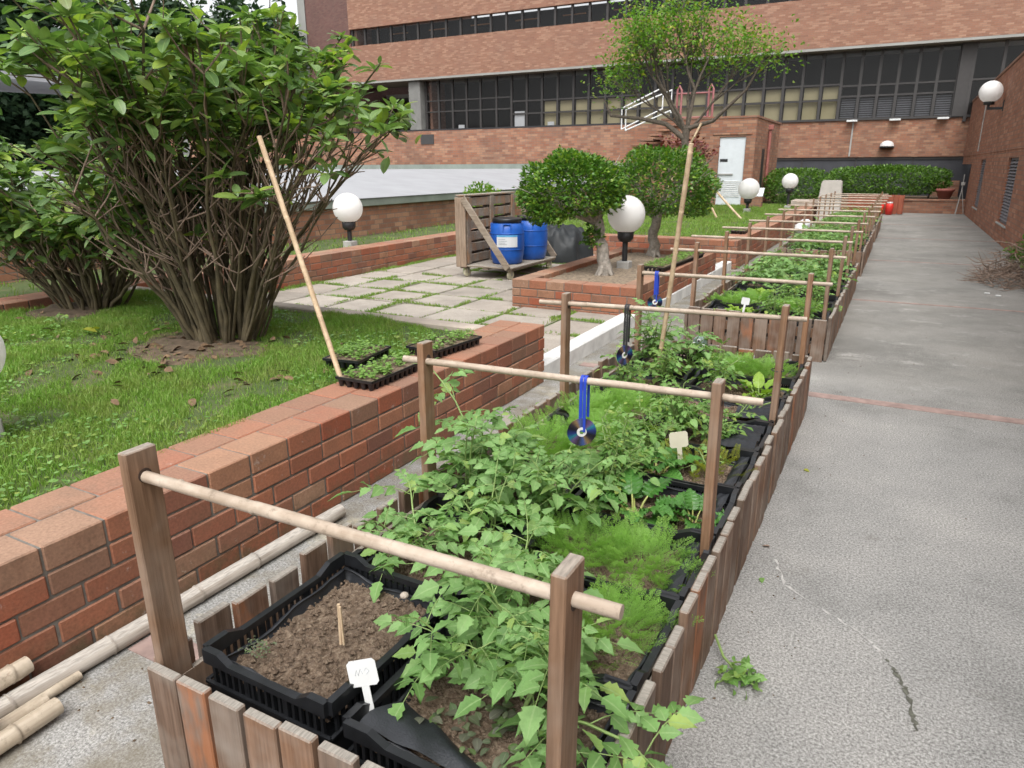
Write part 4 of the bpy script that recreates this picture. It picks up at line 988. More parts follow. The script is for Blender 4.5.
b.tube([base-Vector((0, 0, .25)), base+Vector((-.5, 0, .12)), base+Vector((-1.1, 0, .25)), base+Vector((-1.9, 0, .35)), base+Vector((-2.1, 0, .75))], [.07, .055, .045, .035, .02], 7)
b.tube([base, base+Vector((.6, 0, .15)), base+Vector((1.3, 0, .8)), base+Vector((1.6, 0, 1.4))], [.06, .045, .03, .015], 7)
for k in range(7):
    q = base+Vector((-1.9, 0, .7))+Vector((rd.uniform(-.2, .5), rd.uniform(-.3, .3), rd.uniform(0, 1))); tips.append(q)
b.build('trunk', M['bark'], e)
Ps = []
rn = np.random.RandomState(5)
tips = [q for q in tips if abs(q.x) < 2.7]
for q in tips: Ps.append(np.array(q)+rn.normal(0, .23, (15, 3)))
Ps = np.concatenate(Ps); leafmass('crown', Ps, 'small', .095, 'airy', 6, None, e)
def stake(p0, p1, r_, lab, group=None, mat='bamboo_z', nodes=True, name='bamboo_stake'):
    p0, p1 = Vector(p0), Vector(p1); L_ = (p1-p0).length
    o = empty_mesh_tube(L_, r_, nodes, mat, name); o.location = p0
    o.rotation_euler = (p1-p0).to_track_quat('Z', 'Y').to_euler()
    return tag(o, lab, 'bamboo pole', group)
def empty_mesh_tube(L_, r_, nodes, mat, name, hollow=False):
    b = MB(); pts, rs = [], []; z = 0; k = random.uniform(.1, .3)
    pts.append((0, 0, 0)); rs.append(r_)
    while k < L_-.03 and nodes:
        for dz, f in ((-.008, 1), (-.002, 1.10), (.003, .97), (.009, 1.0)): pts.append((random.uniform(-.001, .001), random.uniform(-.001, .001), k+dz)); rs.append(r_*f*random.uniform(.97, 1.01))
        k += random.uniform(.24, .36)
    pts.append((0, 0, L_)); rs.append(r_*.93)
    b.tube(pts, rs, 14, cap=not hollow)
    if hollow: b.tube([(0, 0, L_), (0, 0, L_-.05)], [r_*.93, r_*.93], 14, cap=False); b.lathe([(r_*.93, L_), (r_*.5, L_), (r_*.5, L_-.05), (.001, L_-.05)], 14); b.lathe([(.001, 0), (r_, 0)], 14)
    return b.build(name, M[mat])
sg = 'bamboo stakes propping the young tree'
stake((-5.3, 17.3, .44), (-4.32, 17.45, 2.55), .026, 'pale stake crossing the trunk of the young tree up to the right', sg)
stake((-4.95, 17.9, .44), (-4.62, 17.6, 2.75), .026, 'stake behind the trunk of the young tree, nearly upright', sg)
stake((-3.75, 17.2, .44), (-4.6, 17.4, 1.9), .025, 'right-hand stake footed on the far lawn by the hut door', sg)
stake((-3.15, 17.0, .44), (-4.5, 17.3, 1.7), .025, 'lowest stake reaching farthest right on the far lawn', sg)
# red leaved shrub by hut & round bush
e = empty('red_leaved_shrub', (-5.5, 20.6, .44), 0, 'dark red leaved shrub behind the young tree, before the hut', 'shrub')
P_, d = blob(900, (-.1, 0, 1.5), (.9, .5, .45), 61, .6, .2); leafmass('foliage', P_, 'ovate', .11, 'redleaf', 62, d, e)
b = MB(); [limb(b, (0, 0, 0), (x, 0, 1.5), .03, .01, 4, .06) for x in (-.5, 0, .4)]; b.build('stem', M['bark'], e)
e = empty('round_bush', (-7.4, 12.6, .42), 0, 'small light green bush on the grass strip behind the pallet cart', 'bush')
P_, d = blob(1500, (0, 0, .45), (.42, .42, .42), 63, .5, .1); leafmass('foliage', P_, 'small', .07, 'airy', 64, d, e)
b = MB(); [limb(b, (0, 0, -.03), (x, .1, .4), .02, .01, 3, .06) for x in (-.2, 0, .2)]; b.build('stem', M['bark'], e)

# big shrubs
def shrub(name, base, lab, seed, nstem, tipfn, nleaf, leafsz=.135, bare=None, lowleaf=150):
    rd = random.Random(seed); e = empty(name, base, 0, lab, 'shrub'); b = MB(); tw = MB(); tips = []
    for i in range(nstem):
        a = rd.uniform(0, 2*PI); r0 = .30*math.sqrt(rd.random())
        p0 = Vector((math.cos(a)*r0, math.sin(a)*r0*.8, -.03)); tip = Vector(tipfn(rd, a))
        ctrl = Vector((p0.x*1.3+tip.x*.22, p0.y*1.3+tip.y*.22, tip.z*.48))
        pts = []
        sw = Vector((rd.uniform(-.09, .09), rd.uniform(-.09, .09), 0)); jit = [Vector((rd.uniform(-.018, .018), rd.uniform(-.018, .018), 0)) for _ in range(10)]; ph = rd.uniform(0, 6)
        for k in range(10):
            u = k/9; q = p0*(1-u)**2+ctrl*2*u*(1-u)+tip*u*u+sw*math.sin(u*9+ph)*u+jit[k]*(k > 0)
            pts.append(q)
        rs = rd.uniform(.009, .021)
        b.tube(pts, [rs*(1-.75*k/9) for k in range(10)], 7)
        tips.append((pts[-1], (pts[-1]-pts[-2]).normalized()))
        for k in range(rd.randint(7, 12)):
            j = rd.randint(3, 8); q = pts[j]; d = (pts[j+1]-q).normalized()
            nd = (d+Vector((rd.uniform(-1.1, 1.1), rd.uniform(-1.1, 1.1), rd.uniform(-.5, .6)))).normalized(); l_ = rd.uniform(.10, .38)
            m1 = q+nd*l_*.5+Vector((rd.uniform(-.02, .02), rd.uniform(-.02, .02), rd.uniform(-.02, .03))); q2 = m1+(nd+Vector((rd.uniform(-.3, .3), rd.uniform(-.3, .3), .3))).normalized()*l_*.5
            tw.tube([q, m1, q2], [rs*.38, rs*.3, .0035], 5)
            tips.append((q2, nd))
            if rd.random() < .5:
                nd2 = (nd+Vector((rd.uniform(-.9, .9), rd.uniform(-.9, .9), rd.uniform(-.3, .5)))).normalized(); q3 = m1+nd2*l_*.5
                tw.tube([m1, q3], [.004, .0025], 4); tips.append((q3, nd2))
    b.build('stem', M['mossbark'], e); tw.build('twig', M['twig'], e)
    P_, Y_, Pi, S_ = [], [], [], []
    for q, d in tips:
        if bare and bare(q) and rd.random() < .93: continue
        m_ = rd.randint(6, 10); a0 = rd.uniform(0, 6.3); up = rd.random()
        for k in range(m_):
            P_.append(q-d*rd.uniform(0, .07)); Y_.append(a0+k*2.4); Pi.append(rd.uniform(-.25, .75)+(.5 if k > m_-4 else 0)); S_.append(leafsz*rd.uniform(.6, 1.2)*(.75 if k > m_-3 else 1))
    for k in range(nleaf):
        q, d = tips[rd.randrange(len(tips))]
        if bare and bare(q): continue
        off = Vector((rd.uniform(-.12, .12), rd.uniform(-.12, .12), rd.uniform(-.2, .04))); P_.append(q+off); Y_.append(rd.uniform(0, 6.3)); Pi.append(rd.uniform(-.6, .4)); S_.append(leafsz*rd.uniform(.7, 1.1))
    n = len(P_); r = np.random.RandomState(seed)
    V, F, rb = scatter(LF['big'], np.array([tuple(q) for q in P_]), np.array(Y_), np.array(Pi), r.uniform(-.5, .5, n), np.array(S_))
    link('leaves', mesh_np('leaves', V, F, M['shrub'], rb), e)
    return e
def tip_a(rd, a):
    u = rd.random()
    rr_ = math.sqrt(rd.random()); ex = 1.08 if math.cos(a) < 0 else 1.50
    x = math.cos(a)*rr_*ex; y = math.sin(a)*rr_*1.1
    top = 2.12-.62*max(0, -x-.2)**1.1-.55*max(0, x-.5)**1.3+.06*math.sin(x*7+y*3)
    z = top*rd.uniform(.82, 1.0) if rd.random() < .62 else top*rd.uniform(.5, .85)
    if x < -.9: pass
    if x > .2: z = max(z, 1.05+.1*x) if rd.random() < .75 else z
    return (x, y, z)
shrub('large_shrub', (-4.22, 3.45, .45), 'large many-stemmed shrub with big glossy leaves and a pole leaning on it', 11, 108, tip_a, 2100, .128, bare=lambda q: q.x > -.25 and q.z < 1.42-.05*q.x or (q.z < .75))
def tip_b(rd, a):
    rr_ = math.sqrt(rd.random()); x = math.cos(a)*rr_*1.35-.15; y = math.sin(a)*rr_*1.1
    return (x, y, (1.32-.2*abs(x)**1.6)*rd.uniform(.5, 1.0))
shrub('large_shrub', (-6.25, 3.75, .45), 'large leafy shrub at the left edge behind the big shrub, half out of frame', 12, 70, tip_b, 1700, .125, bare=lambda q: q.z < .6)
# small low plant at foot
for i in range(1):
    pl = plant('sprout', -5.55, 3.05, .44, 'in the grass at the foot of the left shrub')
stake((-2.56, 2.83, .44), (-3.05, 2.87, 1.76), .0145, 'long thin bamboo pole leaning against the big shrub from the brick coping')
stake((-1.25, 4.35, .28), (-1.075, 4.15, 1.72), .015, 'tall thin bamboo stake leaning out of the far left corner of the nearest bed')

# ------------------------------------------------------------------ globe lamps
def globe_lamp(loc, gz, r_, lab, tilt=0, pole=.035):
    e = empty('globe_lamp', loc, 0, lab, 'lamp', 'white globe garden lamps')
    h = gz-loc[2]
    b = MB(); b.ball((0, 0, h), r_, 32); b.build('globe', M['globe'], e)
    b = MB(); b.lathe([(.001, h-r_-.10), (.07, h-r_-.10), (.10, h-r_-.06), (.105, h-r_+.035), (.001, h-r_+.04)], 20)
    b.tube([(0, 0, .05), (0, 0, h-r_-.09)], pole, 12); b.build('pole', M['blackm'], e)
    b = MB(); b.box((-.08, -.08, -.03), (.08, .08, .09), .01); b.build('footing', M['gray'], e)
    return e
globe_lamp((-3.02, 8.72, .35), 1.02, .235, 'white globe lamp on a black post between the two trees of the brick planter')
globe_lamp((-3.55, 19.86, .43), 1.02, .27, 'white globe lamp on the far lawn, left of the two near the hut door')
globe_lamp((-2.80, 21.8, .43), 1.18, .215, 'white globe lamp before the rounded hedge, right of the two by the hut')
globe_lamp((-7.41, 8.58, .43), 1.01, .225, 'white globe lamp on the grass strip, seen through the twigs of the big shrub')
globe_lamp((-3.56, 1.5, .43), .83, .175, 'white globe lamp cut off by the left edge on the near lawn')

# ------------------------------------------------------------------ cart, drums, tarp
e = empty('pallet_cart', (-4.98, 9.25, .1), .0, 'wheeled wooden pallet cart carrying two blue drums on the paving', 'cart')
W_, D_ = .86, 1.45; hx, hy = W_/2, D_/2
b = MB()
for i in range(7): b.box((-hx, -hy+i*D_/7, .155), (hx, -hy+(i+1)*D_/7-.012, .178), .004)
for x in (-hx+.02, -.04, hx-.1): b.box((x, -hy+.01, .127), (x+.08, hy-.01, .153), .004)
b.build('deck', M['graywood'], e)
b = MB(); xp = -hx
for k in range(6): b.box((xp+.105, -hy, .20+k*.155), (xp+.125, hy, .20+k*.155+.115), .004)
for k in range(6): b.box((xp-.005, -hy, .20+k*.155), (xp+.015, hy, .20+k*.155+.13), .004)
for y in (-hy+.003, -.05, hy-.103): b.box((xp+.017, y, .19), (xp+.103, y+.1, 1.10), .004)
b.box((xp-.02, -hy-.01, 1.11), (xp+.14, hy+.01, 1.135), .004)
b.box((xp+.127, -hy+.02, .19), (xp+.15, -hy+.12, 1.1), .003); b.box((xp+.127, -.05, .19), (xp+.15, .05, 1.1), .003); b.box((xp+.127, hy-.12, .19), (xp+.15, hy-.02, 1.1), .003)
b.build('pallet_back', M['graywood'], e)
b = MB(); b.box((xp-.02, -hy-.03, .15), (xp+.145, -hy-.006, 1.10), .004); b.build('end_board', wood('end_board_wood', [(.34,.25,.18), (.36,.27,.2)], (.38,.32,.26), 'z', (.33,.15,.07), .3), e)
for y in (-hy-.06, hy+.01):
    L_ = math.hypot(.70, .92); a = math.atan2(-.92, .70)
    b = MB(); b.box((0, y, -.045), (L_, y+.028, .045), .004, 0, Matrix.Translation((xp+.12, 0, 1.09)) @ Matrix.Rotation(-a, 4, 'Y')); b.build('brace', M['graywood'], e)
for x, y in ((-hx+.08, -hy+.1), (hx-.08, -hy+.1), (-hx+.08, hy-.1), (hx-.08, hy-.1)):
    b = MB(); mt = Matrix.Translation((x, y, .062)) @ Matrix.Scale(1.19, 4) @ Matrix.Rotation(PI/2, 4, 'Y') @ Matrix.Rotation(.25, 4, 'X')
    b.lathe([(.001, -.016), (.03, -.018), (.045, -.014), (.052, -.01), (.052, .01), (.045, .014), (.03, .018), (.001, .016)], 20, (0, 0, 0), 0, True, mt)
    wo_ = b.build('wheel', M['caster'], e)
    b = MB(); b.box((x-.028, y-.014, .055), (x-.024, y+.014, .118)); b.box((x+.024, y-.014, .055), (x+.028, y+.014, .118)); b.box((x-.035, y-.035, .118), (x+.035, y+.035, .1255)); b.build('fork', M['gray'], wo_)
def drum(loc, lab, label_on, rz):
    e = empty('blue_drum', loc, rz, lab, 'drum', 'blue plastic drums on the pallet cart')
    b = MB(); b.lathe([(.001, 0), (.19, 0), (.215, .02), (.235, .12), (.245, .26), (.245, .38), (.235, .48), (.205, .56), (.19, .575), (.19, .60), (.001, .60)], 32)
    for z in (.2, .42): b.lathe([(.244, z), (.250, z+.006), (.244, z+.012)], 32)
    b.build('body', M['blue'], e)
    b = MB(); b.lathe([(.001, .603), (.185, .603), (.2, .598), (.205, .575), (.21, .575), (.212, .62), (.2, .632), (.17, .625), (.001, .622)], 32); b.build('lid', M['blackpl'], e)
    b = MB()
    for a in (-PI/2, PI/2, 0): mt = Matrix.Rotation(a, 4, 'Z'); b.box((.20, -.06, .45), (.235, -.045, .56), .004, 0, mt); b.box((.20, .045, .45), (.235, .06, .56), .004, 0, mt); b.box((.2, -.06, .545), (.232, .06, .565), .004, 0, mt)
    b.build('handle', M['blue'], e)
    if label_on:
        def arc(a0, a1, z0, z1, r_, name, mat, par):
            b = MB(); n = 8; vs = []
            for i in range(n+1): a = a0+(a1-a0)*i/n; vs += [(r_*math.cos(a), r_*math.sin(a), z0), (r_*math.cos(a), r_*math.sin(a), z1)]
            b.add(vs, [(2*i, 2*i+2, 2*i+3, 2*i+1) for i in range(n)]); return b.build(name, mat, par)
        lo = arc(-.62, .62, .245, .41, .2472, 'paper_label', M['pale'], e)
        arc(-.62, .62, .385, .41, .2485, 'print', simple('print_blue', (.1,.35,.6), .6, bs=0), lo)
        for k, zz in enumerate((.35, .325, .30, .28)): arc(-.5, -.1+.1*(k % 2), zz, zz+.008, .2485, 'print', simple('print_gray', (.35,.37,.4), .6, bs=0), lo)
    return e
drum((-4.87, 8.98, .28), 'nearer blue plastic drum with a white paper label and black lid', True, math.radians(-62))
drum((-4.80, 9.60, .28), 'farther blue plastic drum without a label, behind the labelled one', False, .8)
# tarp pile
e = empty('tarpaulin_heap', (-4.95, 11.0, .1), 0, 'dark grey tarpaulin heap behind the blue drums on the paving', 'tarpaulin')
b = MB(); n, m_ = 48, 16; vs = []
for i in range(m_+1):
    for j in range(n):
        u = i/m_; a = 2*PI*j/n; k = 1+.08*math.sin(5*a)+.05*math.sin(9*a+1)+.03*math.sin(17*a); rr_ = math.sin(u*PI/2)**.8
        z = .54*(1-u**2.2)+.07*math.sin(7*a+u*9)*u*(1-u)*3+.03*math.sin(13*a-u*14)
        vs.append((.52*rr_*k*math.cos(a), .52*rr_*k*math.sin(a), max(.005, z if i < m_ else .005)))
b.add(vs, [(i*n+j, (i+1)*n+j, (i+1)*n+(j+1) % n, i*n+(j+1) % n) for i in range(m_) for j in range(n)], 0, True); b.build('cover', M['tarp'], e)
b = MB(); b.box((-.5, -.4, .005), (.9, .75, .012)); b.build('ground_sheet', M['whitepaint'], e)

# ------------------------------------------------------------------ raised beds
rp = random.Random(31)
pick_var = []
for k in range(6):
    b = MB(); w_, th = .108, .028; sk_ = rp.uniform(-.004, .004)
    b.box((-w_/2, -th/2, 0), (w_/2, th/2, .375), .004)
    me = bpy.data.meshes.new('picket'); me.from_pydata(b.v, [], b.f); me.materials.append(M['picket']); me.update(); pick_var.append(me)
def post_mesh():
    b = MB(); b.box((-.0155, -.042, 0), (.0155, .042, .94), .003); b.tube([(-.0165, .0, .872), (.0165, .0, .872)], .0185, 14, 1)
    me = bpy.data.meshes.new('post'); me.from_pydata(b.v, [], b.f); me.materials.append(M['post']); me.materials.append(simple('hole', (.05,.03,.02), .9)); me.polygons.foreach_set('material_index', b.m); me.update(); return me
POST = post_mesh()
# crate meshes
def crate_mesh(lx, ly, h=.19):
    b = MB(); hx, hy = lx/2, ly/2; t_ = .008
    def side(x0, y0, x1, y1):
        L_ = math.hypot(x1-x0, y1-y0); ux, uy = (x1-x0)/L_, (y1-y0)/L_; nx_, ny_ = uy, -ux   # outward
        ang = math.atan2(uy, ux); mt = Matrix.Translation((x0, y0, 0)) @ Matrix.Rotation(ang, 4, 'Z')
        b.box((0, -t_/2, 0), (L_, t_/2, h*.40), 0, 0, mt)
        k = 0; x = .02
        while x < L_-.02:
            b.box((x, -t_/2, h*.40), (x+.009, t_/2, h*.80), 0, 0, mt); x += .024
        b.box((L_*.32, -t_/2+.001, h*.40), (L_*.36, t_/2-.001, h*.8), 0, 0, mt); b.box((L_*.64, -t_/2+.001, h*.40), (L_*.68, t_/2-.001, h*.8), 0, 0, mt)
        prof = [(0, 1.0), (.13, 1.0), (.22, .88), (.78, .88), (.87, 1.0), (1, 1.0)]
        for (a, za), (c, zc) in zip(prof[:-1], prof[1:]):
            xa, xb = a*L_, c*L_; z0 = h*.78
            vs = [(xa, -.014, z0), (xb, -.014, z0), (xb, .006, z0), (xa, .006, z0), (xa, -.014, za*h), (xb, -.014, zc*h), (xb, .006, zc*h), (xa, .006, za*h)]
            b.add(vs, [(0,3,2,1), (4,5,6,7), (0,1,5,4), (2,3,7,6), (0,4,7,3), (1,2,6,5)], 0, False, mt)
        b.box((-.006, -.012, h*.42), (L_+.006, -.002, h*.46), 0, 0, mt)
    side(-hx, -hy, hx, -hy); side(hx, -hy, hx, hy); side(hx, hy, -hx, hy); side(-hx, hy, -hx, -hy)
    b.box((-hx+.005, -hy+.005, .002), (hx-.005, hy-.005, .012))
    me = bpy.data.meshes.new('crate'); me.from_pydata(b.v, [], b.f); me.materials.append(M['blackpl']); me.update(); return me
def liner_mesh(lx, ly, h=.19, seed=0):
    r = random.Random(seed); b = MB(); n = 60; rows = []
    hx, hy = lx/2-.012, ly/2-.012
    per = 2*(lx+ly)
    for lvl, (zf, ins) in enumerate(((.45, .022), (.55, .012), (.66, .006), (.74, .004), (.72, .010))):
        for j in range(n):
            u = j/n*per
            if u < lx: x, y, nx_, ny_ = -hx+u/lx*2*hx, -hy, 0, 1
            elif u < lx+ly: x, y, nx_, ny_ = hx, -hy+(u-lx)/ly*2*hy, -1, 0
            elif u < 2*lx+ly: x, y, nx_, ny_ = hx-(u-lx-ly)/lx*2*hx, hy, 0, -1
            else: x, y, nx_, ny_ = -hx, hy-(u-2*lx-ly)/ly*2*hy, 1, 0
            w = ins+r.uniform(0, .004)+.003*(1+math.sin(j*1.3+lvl*.4))
            z = h*zf+r.uniform(-.002, .002)+(.012*math.sin(j*.31+seed*2)+.006*math.sin(j*.77+seed))*(lvl > 1)
            rows.append((x+nx_*w, y+ny_*w, z))
    b.add(rows, [(l*n+j, l*n+(j+1) % n, (l+1)*n+(j+1) % n, (l+1)*n+j) for l in range(4) for j in range(n)], 0, True)
    me = bpy.data.meshes.new('liner'); me.from_pydata(b.v, [], b.f); me.materials.append(M['liner']); me.polygons.foreach_set('use_smooth', b.sm); me.update(); return me
def soil_mesh(lx, ly, h=.19, seed=0):
    r = np.random.RandomState(seed); nx_, ny_ = 44, 40; hx, hy = lx/2-.018, ly/2-.018
    X_, Y_ = np.meshgrid(np.linspace(-hx, hx, nx_+1), np.linspace(-hy, hy, ny_+1))
    Z_ = h*.55+r.uniform(-.005, .007, X_.shape)+.008*np.sin(X_*17+seed)*np.sin(Y_*15)+.006*np.sin(X_*60+Y_*20+seed)*np.sin(Y_*70-X_*33)
    V = np.c_[X_.ravel(), Y_.ravel(), Z_.ravel()]
    F = []
    for j in range(ny_):
        for i in range(nx_):
            a = j*(nx_+1)+i; F += [(a, a+1, a+nx_+2), (a, a+nx_+2, a+nx_+1)]
    F = np.array(F); n = 1100
    O = np.array([(1,0,0), (-1,0,0), (0,1,0), (0,-1,0), (0,0,1), (0,0,-1.)]); OF = np.array([(0,2,4), (2,1,4), (1,3,4), (3,0,4), (2,0,5), (1,2,5), (3,1,5), (0,3,5)])
    cx_, cy_ = r.uniform(-hx*.97, hx*.97, n), r.uniform(-hy*.97, hy*.97, n); sz = r.gamma(1.4, .0021, n)+.0012
    CV = (O[None]*r.uniform(.6, 1.35, (n, 6, 3))*sz[:, None, None])+np.c_[cx_, cy_, h*.55+.006+sz*.25+.008*np.sin(cx_*17+seed)*np.sin(cy_*15)][:, None, :]
    CF = OF[None]+(np.arange(n)*6)[:, None, None]+len(V)
    return mesh_np('soil', np.concatenate([V, CV.reshape(-1, 3)]), np.concatenate([F, CF.reshape(-1, 3)]), M['soil'], None, False)
CR = {'R': (.565, .418), 'L': (.43, .545)}
CM = {k: (crate_mesh(*v), [liner_mesh(*v, seed=s) for s in range(2)], [soil_mesh(*v, seed=s) for s in range(3)]) for k, v in CR.items()}
def crate(kind, x, y, z, lab, i=0, soil=True):
    e = link('crate', CM[kind][0], None, (x, y, z)); tag(e, lab, 'crate', 'black plastic crates in the raised beds')
    e.rotation_euler = (0, 0, rp.uniform(-.015, .015))
    if soil: link('liner', CM[kind][1][i % 2], e); link('soil', CM[kind][2][i % 3], e)
    return e
def flap(e, pts0, pts1, amp=.012, seed=0):
    """loose fold of black liner between two edges"""
    b = MB(); n, m_ = 22, 8; vs = []
    for j in range(m_+1):
        for i in range(n+1):
            u, v = i/n, j/m_; p0 = Vector(pts0[0]).lerp(Vector(pts0[1]), u); p1 = Vector(pts1[0]).lerp(Vector(pts1[1]), u)
            q = p0.lerp(p1, v); q.z += .02*math.sin(v*PI)+amp*math.sin(u*9+seed+v*3)*v+amp*.6*math.sin(u*21+v*8); vs.append(q)
    b.add(vs, [(j*(n+1)+i, j*(n+1)+i+1, (j+1)*(n+1)+i+1, (j+1)*(n+1)+i) for j in range(m_) for i in range(n)], 0, True); b.build('liner_fold', M['liner'], e)
BED = ['nearest bed', 'second bed', 'third bed', 'farthest bed']
FL = .15
BX0, BX1 = -1.600, -.375
def bed(k, y0, y1, posts):
    nm = BED[k]
    lab = {0: 'nearest raised wooden picket bed in the foreground, full of crates', 1: 'second raised wooden picket bed from the camera', 2: 'third raised wooden picket bed along the path', 3: 'farthest raised wooden picket bed, before the pale grey box'}[k]
    e = empty('raised_bed', (0, y0, 0), 0, lab, 'raised bed', 'raised picket beds in a row')
    W = BX1-BX0; nl = int(round((y1-y0)/.134)); pt = (y1-y0)/nl
    for j in range(nl):
        for x, rz in ((BX0+.012, PI/2), (BX1-.012, -PI/2)):
            o = link('picket', pick_var[rp.randrange(6)], e, (x+rp.uniform(-.003, .003), pt*(j+.5), rp.uniform(-.022, .012))); o.rotation_euler = (rp.uniform(-.012, .012), 0, rz+rp.uniform(-.02, .02)); o.scale = (rp.uniform(.96, 1.1), 1, 1)
    nf = 10; pf = (W-.05)/nf
    for j in range(nf):
        for y, rz in ((.0-.012, 0), (y1-y0+.012, PI)):
            o = link('picket', pick_var[rp.randrange(6)], e, (BX0+.025+pf*(j+.5), y+rp.uniform(-.002, .002), rp.uniform(-.014, .008))); o.rotation_euler = (0, rp.uniform(-.012, .012), rz); o.scale = (rp.uniform(.93, 1.0), 1, 1)
    b = MB()
    for z in (.06, .20):
        b.box((BX0+.030, .002, z), (BX0+.048, y1-y0-.002, z+.08)); b.box((BX1-.048, .002, z), (BX1-.030, y1-y0-.002, z+.08))
        b.box((BX0+.046, .002, z), (BX1-.046, .022, z+.08)); b.box((BX0+.046, y1-y0-.022, z), (BX1-.046, y1-y0-.002, z+.08))
    b.build('rail', M['post'], e)
    b = MB(); b.box((BX0+.05, .03, FL-.03), (BX1-.05, y1-y0-.03, FL-.004)); b.build('base_board', M['post'], e)
    for j, (yp, wl, wr) in enumerate(posts):
        for x in (BX0+.062-.03, BX1-.062+.0): 
            o = link('post', POST, e, (x, (yp if not isinstance(yp, tuple) else yp[0 if x < -1 else 1])-y0, rp.uniform(-.012, .01))); o.rotation_euler = (rp.uniform(-.012, .012), rp.uniform(-.01, .01), 0); o.scale = (1, 1 if (k == 0 and j == 0) else .80, 1)
    # rods
    for j, (yp, wl, wr) in enumerate(posts):
        yl, yr = (yp if isinstance(yp, tuple) else (yp, yp)); L_ = wr-wl; o = empty_mesh_tube(L_, (.0148 if j == 0 else .0132) if k == 0 else .0135, True, 'bamboo', 'bamboo_rail'); 
        # mesh runs along z: turn onto x
        o.data.transform(Matrix.Rotation(PI/2, 4, 'Y')); dz = math.atan2(yr-yl, 1.13); o.location = (wl, yl+(wl+1.568)*math.tan(dz), .872); o.rotation_euler = (0, 0, dz)
        tag(o, f'{ORD[j]} bamboo rail from the front across the {nm}', 'bamboo pole', 'bamboo rails across the beds')
    return e
beds = [(.93, 4.99, [((.985, 1.0), -1.61, -.325), ((2.20, 2.27), -1.66, -.30), ((3.57, 3.70), -1.72, -.32), ((4.90, 4.93), -1.60, -.31)]),
        (6.36, 10.5, [(6.46, -1.80, -.33), (7.8, -1.95, -.36), (9.1, -1.90, -.33), (10.42, -1.82, -.33)]),
        (11.8, 16.2, [(11.9, -1.85, -.30), (13.3, -1.85, -.26), (14.8, -1.9, -.28), (16.1, -1.9, -.26)]),
        (17.3, 21.4, [(17.4, -1.8, -.25), (18.8, -1.75, -.25), (20.1, -1.8, -.2), (21.3, -1.75, -.3)])]
planL = {0: [None, 'tomato', 'leanleft', 'carrot', 'carrot', 'herb', 'talltomato'], 1: ['lettuce', 'carrot', 'lettuce', 'tomato', 'tomato', 'tomato', 'herb']}
planR = {0: ['leantomato', 'tomato', 'carrot', 'chard', 'sprout', 'herb', None, 'leafy', 'carrot'], 1: ['herb', 'carrot', 'herb', 'tomato', 'lettuce', 'tomato', 'leafy', 'tomato', 'herb']}
kinds = ['tomato', 'carrot', 'herb', 'lettuce', 'tomato', 'leafy', 'herb']
CRL = []
